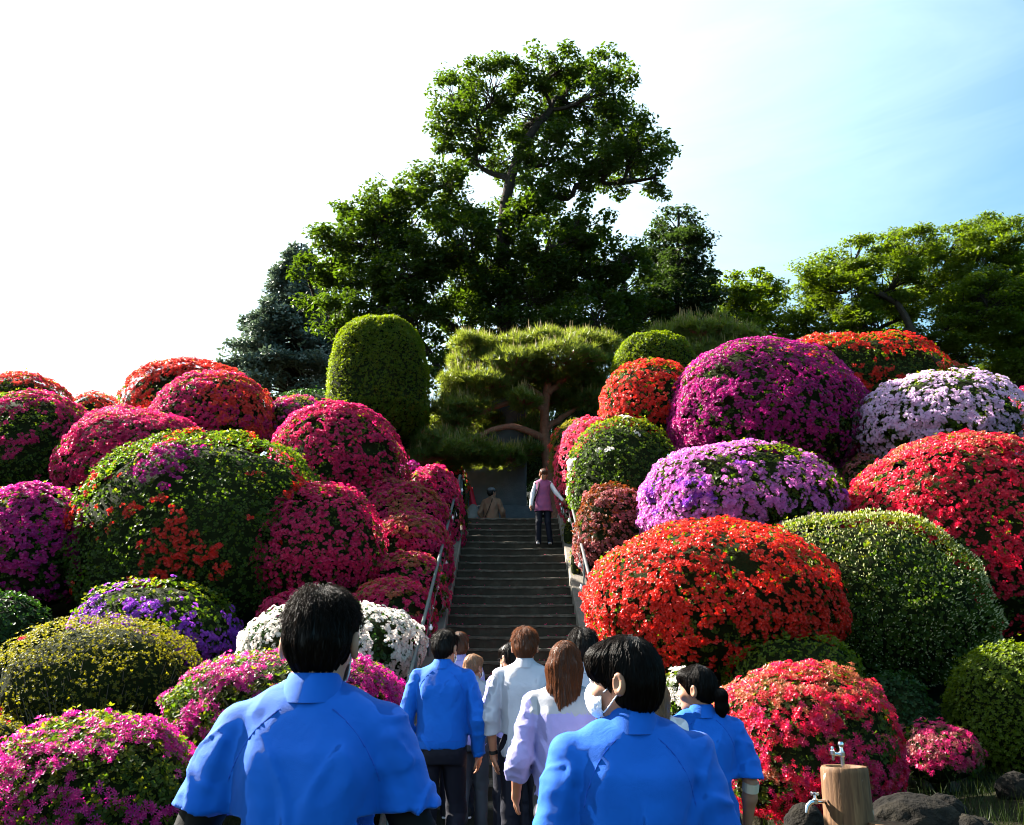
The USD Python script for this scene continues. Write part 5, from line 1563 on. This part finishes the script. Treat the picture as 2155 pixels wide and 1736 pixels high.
        he((0, .09, 1.545), (.11, .092, .092), .012, 'sub')
        for sd in (-1, 1):
            he((sd * .088, .002, 1.565), (.020, .028, .040), .008, 'sub')
        if hair == 'pony':
            hc((0, -.105, 1.575), (0, -.135, 1.555), .018, .032, .015)
            hc((0, -.135, 1.555), (.01, -.135, 1.49), .034, .030, .02)
            hc((.01, -.135, 1.49), (.015, -.118, 1.425), .030, .010, .02)
        else:
            hc((0, -.10, 1.565), (0, -.125, 1.545), .022, .030, .015)
            hc((0, -.125, 1.545), (0, -.125, 1.50), .032, .018, .02)
    Hf.pose()
    idx = np.argwhere(np.abs(Hf.F) < .025)
    p = Hf.lo + idx * Hf.h
    ql = (p - piv) @ RH + piv - S(0, o, 0)
    az = np.arctan2(ql[:, 0], -(ql[:, 1] + .02 * s))
    tex = meshkit.fbm(np.stack([az * 9, ql[:, 2] / s * 7, np.full(len(az), seed * 1.3)], 1), 3, seed) - .5
    tex2 = meshkit.fbm(p / s * 26 + seed, 2, seed + 3) - .5
    Hf.F[tuple(idx.T)] += ((.013 * tex + .007 * tex2) * s * (1.25 if hair == 'short' else 1.0)).astype(np.float32)
    hv, hf = Hf.mesh()
    hp = part('hair', (hv, hf), 'hair_' + hair_mat, t, smooth=True)
    if strand_n:
        wp = RH @ (S(0, -.045 + o, 1.715) - piv) + piv
        strands(Hf, hv, wp, rng, strand_n, (.05 if hair == 'short' else .075) * s, 6, .0045 * s, .0011 * max(1, res / .008), 'strand_' + hair_mat, hp, gravity=.35 if hair == 'short' else .8, rough=.17 if hair == 'short' else .12)
        if hair == 'short':
            top_v = hv[(hv[:, 2] > (1.66 * s))]
            if len(top_v):
                strands(Hf, top_v, wp, rng, strand_n // 4, .055 * s, 5, .016 * s, .0010 * max(1, res / .008), 'strand_' + hair_mat, hp, gravity=.1, rough=.32, tipsplay=.5)
    # ---- mask and spectacles
    tr = lambda q: (np.array(q, float) * s + S(0, o, 0) - piv) @ RH.T + piv
    if mask:
        M = Field(cen - half, cen + half, min(hr, .006))
        M.pose(RH, piv)
        M.ell(S(0, .040 + o, 1.535), S(.068, .080, .060), 0)
        M.ell(S(0, .088 + o, 1.56), S(.022, .034, .034), .02 * s)
        M.ell(S(0, .030 + o, 1.535), S(.0655, .0775, .0575), .003, 'sub')
        M.add(lambda x, y, z: (y - (.052 * s + o)), S(-.1, -.1 + o, 1.4), S(.1, .052 + o, 1.68), .002, 'sub')
        M.pose()
        part('mask', M.mesh(), 'mask_white', t, smooth=True)
        mk = t
        for sd in (-1, 1):
            for z1, z2 in ((1.562, 1.600), (1.505, 1.556)):
                q = np.array([tr((sd * .060, .050, z1)), tr((sd * .071, .025, z1 * .6 + z2 * .4)), tr((sd * .081, -.006, z2)), tr((sd * .086, -.022, z2 - .012 * (z2 > 1.58) + .012 * (z2 < 1.58)))])
                part('mask_strap', tube(spline(q, 10), .0021 * s, 6), 'mask_white', mk, smooth=True)
    if glasses:
        for sd in (-1, 1):
            a = np.linspace(0, 2 * np.pi, 20)
            q = np.array([tr((sd * .033 + .023 * math.cos(i), .103, 1.597 + .016 * math.sin(i))) for i in a])
            part('spectacle_frame', tube(q, .0013, 5), 'glossy_black', t)
            q = np.array([tr((sd * .056, .102, 1.602)), tr((sd * .078, .04, 1.602)), tr((sd * .084, -.01, 1.598))])
            part('spectacle_arm', tube(spline(q, 8), .0014, 5), 'glossy_black', t)
    if extra:
        extra(t, s, S, A, J, tr)
    return t


def strap_band(name, w, d, r, mat, t, width=.02):
    q = frames(np.array([d]), np.random.default_rng(0))[0]
    a = np.linspace(0, 2 * np.pi, 24)
    ring = w + r * (np.cos(a)[:, None] * q[0] + np.sin(a)[:, None] * q[1])
    v = np.vstack([ring - np.array(d) * width / 2, ring + np.array(d) * width / 2, ring * 1.0 + (ring - w) * .12 + np.array(d) * width / 2, ring + (ring - w) * .12 - np.array(d) * width / 2])
    n = len(a)
    f = []
    for k in range(4):
        for i in range(n - 1):
            p0, p1, p2, p3 = k * n + i, k * n + i + 1, ((k + 1) % 4) * n + i + 1, ((k + 1) % 4) * n + i
            f += [[p0, p1, p2], [p0, p2, p3]]
    part(name, (v, np.array(f)), mat, t)
# ---------------------------------------------------------------- the visitors
def stand(U, y):
    x = at(U, 1400, y)[0]
    z = float(path_z(y)) if y < Y_BASE - .1 else float(stair_z(y))
    return np.array([x, y, z])


def height_for(U, V, y, z):
    return at(U, V, y)[2] - z


# the nearest man, seen from behind
p = stand(668, 2.4)
person('nearest man, in a blue short sleeved work shirt over black sleeves', p, height_for(668, 1246, 2.4, p[2]) - .012, yaw=0, head_yaw=-4, head_pitch=9, res=.0065, hres=.0055,
       arms={-1: ((-.270, -.03, 1.13), (-.275, .05, .885)), 1: ((.262, -.02, 1.13), (.27, .06, .885))}, sleeve='short', sl=.60, undersleeve='black_knit', wide=.98, mask=True, seed=3, strand_n=6000, hairvol=1.05, hem=.84,
       folds=[((-.12, -.15, 1.36), (-.10, -.15, 1.05), .035, .007), ((.10, -.15, 1.35), (.13, -.15, 1.0), .04, .008), ((-.03, -.15, 1.30), (-.06, -.15, 1.02), .03, -.006), ((.19, -.11, 1.27), (.10, -.15, 1.12), .018, -.010), ((.185, -.11, 1.30), (.15, -.14, 1.05), .018, .010),
              ((-.19, -.10, 1.27), (-.12, -.15, 1.14), .016, -.010), ((-.20, -.08, 1.36), (-.26, -.07, 1.20), .016, .009), ((-.17, -.09, 1.37), (-.215, -.09, 1.22), .014, -.009), ((.20, -.08, 1.37), (.27, -.07, 1.2), .018, .009), ((.205, -.09, 1.30), (.26, -.08, 1.20), .014, -.006), ((0.04, -.15, 1.38), (.03, -.15, 1.20), .03, .004)],
       seams=[[(-.062, 1.432), (-.105, 1.395), (-.150, 1.335), (-.178, 1.27)], [(.062, 1.432), (.105, 1.395), (.150, 1.335), (.178, 1.27)]])
# the near one with the mask, looking left
p = stand(1322, 2.75)
person('near person in blue work shirt and white mask looking left', p, height_for(1305, 1346, 2.75, p[2]) - .012, yaw=4, head_yaw=63, head_pitch=3, res=.0065, hres=.005, fem=True,
       arms={-1: ((-.245, -.03, 1.10), (-.24, .07, .87)), 1: ((.245, -.03, 1.10), (.24, .07, .87))}, sleeve='short', mask=True, hair='bob', seed=5, strand_n=6000, eyes=True, wide=1.12, collar_h=.046,
       folds=[((-.10, -.14, 1.36), (-.13, -.14, 1.05), .03, .006), ((.08, -.15, 1.36), (.06, -.15, 1.05), .04, .006), ((.17, -.10, 1.30), (.10, -.14, 1.12), .018, -.010), ((.19, -.09, 1.33), (.235, -.08, 1.15), .016, .009), ((-.17, -.10, 1.30), (-.12, -.14, 1.15), .018, -.010), ((-.19, -.09, 1.35), (-.24, -.08, 1.18), .014, .009), ((-.16, -.11, 1.35), (-.19, -.1, 1.18), .012, -.008)],
       seams=[[(-.060, 1.432), (-.098, 1.395), (-.135, 1.335), (-.160, 1.25)], [(.060, 1.432), (.098, 1.395), (.135, 1.335), (.160, 1.25)]])
# the man in the long sleeved blue jacket
p = stand(932, 7.0)
person('man in a long sleeved blue work jacket and dark navy trousers', p, height_for(932, 1329, 7.0, p[2]) - .01, yaw=-4, head_yaw=-22, head_pitch=8, res=.008, mask=True, seed=8, hem=.90, wide=1.0, strand_n=2200,
       arms={-1: ((-.262, -.05, 1.10), (-.245, .03, .86)), 1: ((.262, -.05, 1.10), (.262, .05, .865))}, legs={-1: ((-.10, .03, .48), (-.11, -.02, .075)), 1: ((.10, .10, .50), (.10, -.03, .10))},
       folds=[((-.12, -.15, 1.36), (-.14, -.15, 1.0), .035, .009), ((.12, -.15, 1.34), (.10, -.15, 1.0), .04, .009), ((.17, -.12, 1.28), (.08, -.15, 1.15), .02, -.012), ((.19, -.1, 1.36), (.24, -.1, 1.15), .02, .010), ((-.16, -.12, 1.33), (-.15, -.13, 1.1), .016, -.012)],
       seams=[[(-.060, 1.43), (-.115, 1.38), (-.158, 1.30)], [(.060, 1.43), (.115, 1.38), (.158, 1.30)], [(-.17, .955), (-.08, .955), (0, .955), (.08, .955), (.17, .955)]])
# the woman with the bun in lavender
p = stand(994, 8.62)
person('small woman with light brown tied hair, grey trousers and red shoes', p, height_for(990, 1379, 8.62, p[2]) - .01, yaw=-3, head_yaw=-35, head_pitch=2, res=.009, fem=True, mask=True, seed=11, hair='bun', hair_mat='tan', top_mat='lavender_twill', yoke='pale_grey_twill',
       bottom_mat='grey_trouser', shoe_mat='red_shoe', hem=.86, strand_n=1500, legs={-1: ((-.08, .06, .50), (-.08, -.14, .23)), 1: ((.09, .10, .50), (.09, .08, .075))})
# dark brown hair behind the man in the jacket
p = stand(966, 9.05)
person('woman with dark brown bobbed hair mostly hidden behind the man in the long sleeved jacket', p, height_for(966, 1332, 9.05, p[2]) - .01, yaw=0, head_yaw=-10, res=.0095, fem=True, seed=12, hair='bob', hair_mat='brown', top_mat='lavender_twill', strand_n=1200)
# the woman with spectacles
p = stand(1080, 7.9)
person('woman with spectacles and dark tied hair half hidden by the man in white', p, height_for(1080, 1354, 7.9, p[2]) - .01, yaw=3, head_yaw=38, head_pitch=12, res=.0085, fem=True, mask=True, glasses=True, seed=14, hair='bun', top_mat='lavender_twill', yoke='pale_grey_twill', sleeve='rolled', strand_n=1500,
       arms={-1: ((-.235, -.06, 1.10), (-.275, .10, .92))})
# the man in white
p = stand(1104, 7.0)


def watch(t, s, S, A, J, tr):
    sh, el, wr = A[-1]
    strap_band('wristwatch', wr - unit(wr - el) * .018, unit(wr - el), .029 * s, 'glossy_black', t, .026)


person('man with tousled brown hair, white grey jacket and black wristwatch', p, height_for(1104, 1326, 7.0, p[2]) - .012, yaw=0, head_yaw=-3, head_pitch=6, res=.008, seed=16, hair_mat='brown', top_mat='white_grey_twill', sleeve='rolled', hem=.84, strand_n=2600, hairvol=1.6,
       arms={-1: ((-.250, -.06, 1.10), (-.225, .01, .855)), 1: ((.25, -.06, 1.10), (.25, .05, .87))}, extra=watch, bottom_mat='navy_trouser',
       folds=[((-.12, -.15, 1.36), (-.13, -.15, 1.0), .035, .009), ((.10, -.15, 1.34), (.10, -.15, 1.0), .04, .009), ((-.19, -.10, 1.36), (-.24, -.1, 1.15), .018, .010)])
# the woman with long hair
p = stand(1188, 5.2)
person('woman with shoulder length reddish brown hair in a lavender jacket with rolled up sleeves', p, height_for(1188, 1353, 5.2, p[2]) - .01, yaw=-3, head_yaw=-12, head_pitch=5, res=.0075, fem=True, seed=18, hair='long', hair_mat='brown', top_mat='lavender_twill', yoke='pale_grey_twill', sleeve='rolled', hem=.80, strand_n=5000, wide=1.08,
       arms={-1: ((-.262, -.07, 1.085), (-.285, .09, .885)), 1: ((.235, -.03, 1.09), (.23, .08, .87))}, bottom_mat='grey_trouser',
       folds=[((-.10, -.15, 1.34), (-.12, -.15, 1.0), .03, .009), ((-.165, -.12, 1.28), (-.08, -.15, 1.1), .018, -.012), ((-.185, -.1, 1.34), (-.24, -.1, 1.12), .018, .011), ((.10, -.15, 1.34), (.10, -.15, 1.0), .04, .008)])
# dark hair behind her
p = stand(1230, 6.1)
person('tall man with dark tousled hair hidden behind the woman with shoulder length hair', p, height_for(1230, 1326, 6.1, p[2]) - .012, yaw=0, head_yaw=10, head_pitch=8, res=.009, seed=20, top_mat='white_grey_twill', strand_n=2200, hairvol=1.3)
# pale clothes and long hair behind the masked one
p = stand(1362, 4.7)
person('woman with straight light brown hair and white shirt glimpsed behind the masked person', p, height_for(1360, 1408, 4.7, p[2]) - .01, yaw=0, head_yaw=10, res=.008, fem=True, seed=22, hair='long', hair_mat='tan', top_mat='white_shirt', strand_n=2000)
# the woman with the ponytail
p = stand(1468, 4.75)


def bandage(t, s, S, A, J, tr):
    sh, el, wr = A[1]
    strap_band('elbow_bandage', el + unit(wr - el) * .01, unit(wr - el), .040 * s, 'beige_cloth', t, .045)


person('woman with a black ponytail in a blue short sleeved work shirt', p, height_for(1440, 1404, 4.75, p[2]) - .01, yaw=2, head_yaw=58, head_pitch=2, res=.0072, hres=.006, fem=True, seed=24, hair='pony', top_mat='blue_twill', sleeve='short', strand_n=3500, eyes=True, wide=1.06, extra=bandage, hem=.82,
       arms={-1: ((-.235, -.04, 1.10), (-.235, .07, .87)), 1: ((.245, -.04, 1.10), (.232, .05, .865))},
       folds=[((.17, -.10, 1.30), (.12, -.14, 1.1), .018, -.010), ((.19, -.09, 1.33), (.235, -.08, 1.15), .016, .009), ((-.08, -.14, 1.36), (-.06, -.14, 1.0), .03, .006), ((.06, -.14, 1.30), (.09, -.14, .98), .03, .007)],
       seams=[[(-.060, 1.432), (-.098, 1.395), (-.135, 1.335), (-.160, 1.25)], [(.060, 1.432), (.098, 1.395), (.135, 1.335), (.160, 1.25)]])


# the woman coming down the stairs
def tunic_extras(t, s, S, A, J, tr):
    q = np.array([S(.095, .12, 1.40), S(.10, .15, 1.25), S(.16, .10, 1.08), S(.20, .0, .98)])
    part('bag_strap', tube(spline(q, 10), .011, 6), 'black_knit', t, smooth=True)
    Fb = Field(S(.10, -.20, .78), S(.34, .10, 1.06), .01)
    Fb.ell(S(.22, -.06, .92), S(.085, .09, .12), 0)
    part('shoulder_bag', Fb.mesh(), 'grey_cap', t, smooth=True)
    Fc = Field(S(-.15, -.13, 1.22), S(.15, .18, 1.46), .009)
    Fc.loft([(1.46 * s, .060 * s, .055 * s, .02 * s), (1.36 * s, .06 * s, .1 * s, .01 * s), (1.26 * s, .02 * s, .128 * s, .0)], .01)
    part('shirt_front', Fc.mesh(), 'white_shirt', t, smooth=True)


ys = Y_TOP - RUN * 4.55
p = np.array([at(1143, 1100, ys)[0], ys, float(stair_z(ys))])
w = person('elderly woman in a purple tunic over white blouse descending the stairs', p, 1.40, yaw=176, head_yaw=14, head_pitch=22, res=.009, fem=True, seed=26, hair='bob', hair_mat='brown', top='tunic', top_mat='purple_tunic', sleeve='none', undersleeve='white_shirt', collar_h=0, strand_n=900, hem=.82, hunch=.03, hairvol=1.2, eyes=True,
           arms={1: ((.235, .04, 1.13), (.27, .14, .86)), -1: ((-.29, .06, 1.16), (-.44, .10, .985))}, legs={-1: ((-.10, .06, .49), (-.15, .02, .075)), 1: ((.10, .08, .49), (.12, .04, .075))}, extra=tunic_extras, bottom_mat='navy_trouser', wide=.95)
# the man at the monument


def man_bag(t, s, S, A, J, tr):
    q = np.array([S(.07, -.13, 1.43), S(.02, -.155, 1.25), S(-.10, -.15, 1.0), S(-.17, -.10, .90)])
    part('bag_strap', tube(spline(q, 12), .008, 6), 'black_knit', t, smooth=True)
    Fc = Field(S(-.14, -.16, 1.58), S(.14, .20, 1.78), .008)
    Fc.ell(S(0, -.01, 1.66), S(.098, .118, .066), 0)
    Fc.cap(S(0, .09, 1.645), S(0, .13, 1.635), .05 * s, .02 * s, .02)
    Fc.cut(S(0, 0, 1.632), (0, 0, -1))
    part('cap', Fc.mesh(), 'grey_cap', t, smooth=True)


p = np.array([at(1034, 1060, 20.0)[0], 20.0, TERRACE])
person('man in a brown jacket and dark cap standing before the stone monument', p, height_for(1034, 1026, 20.0, TERRACE) - .02, yaw=-20, head_yaw=-30, res=.011, seed=28, top_mat='brown_jacket', bottom_mat='beige_cloth', collar_h=.03, strand_n=300, extra=man_bag, hem=.86,
       arms={1: ((.27, .02, 1.12), (.26, .16, .93)), -1: ((-.27, -.04, 1.12), (-.20, .10, .93))})
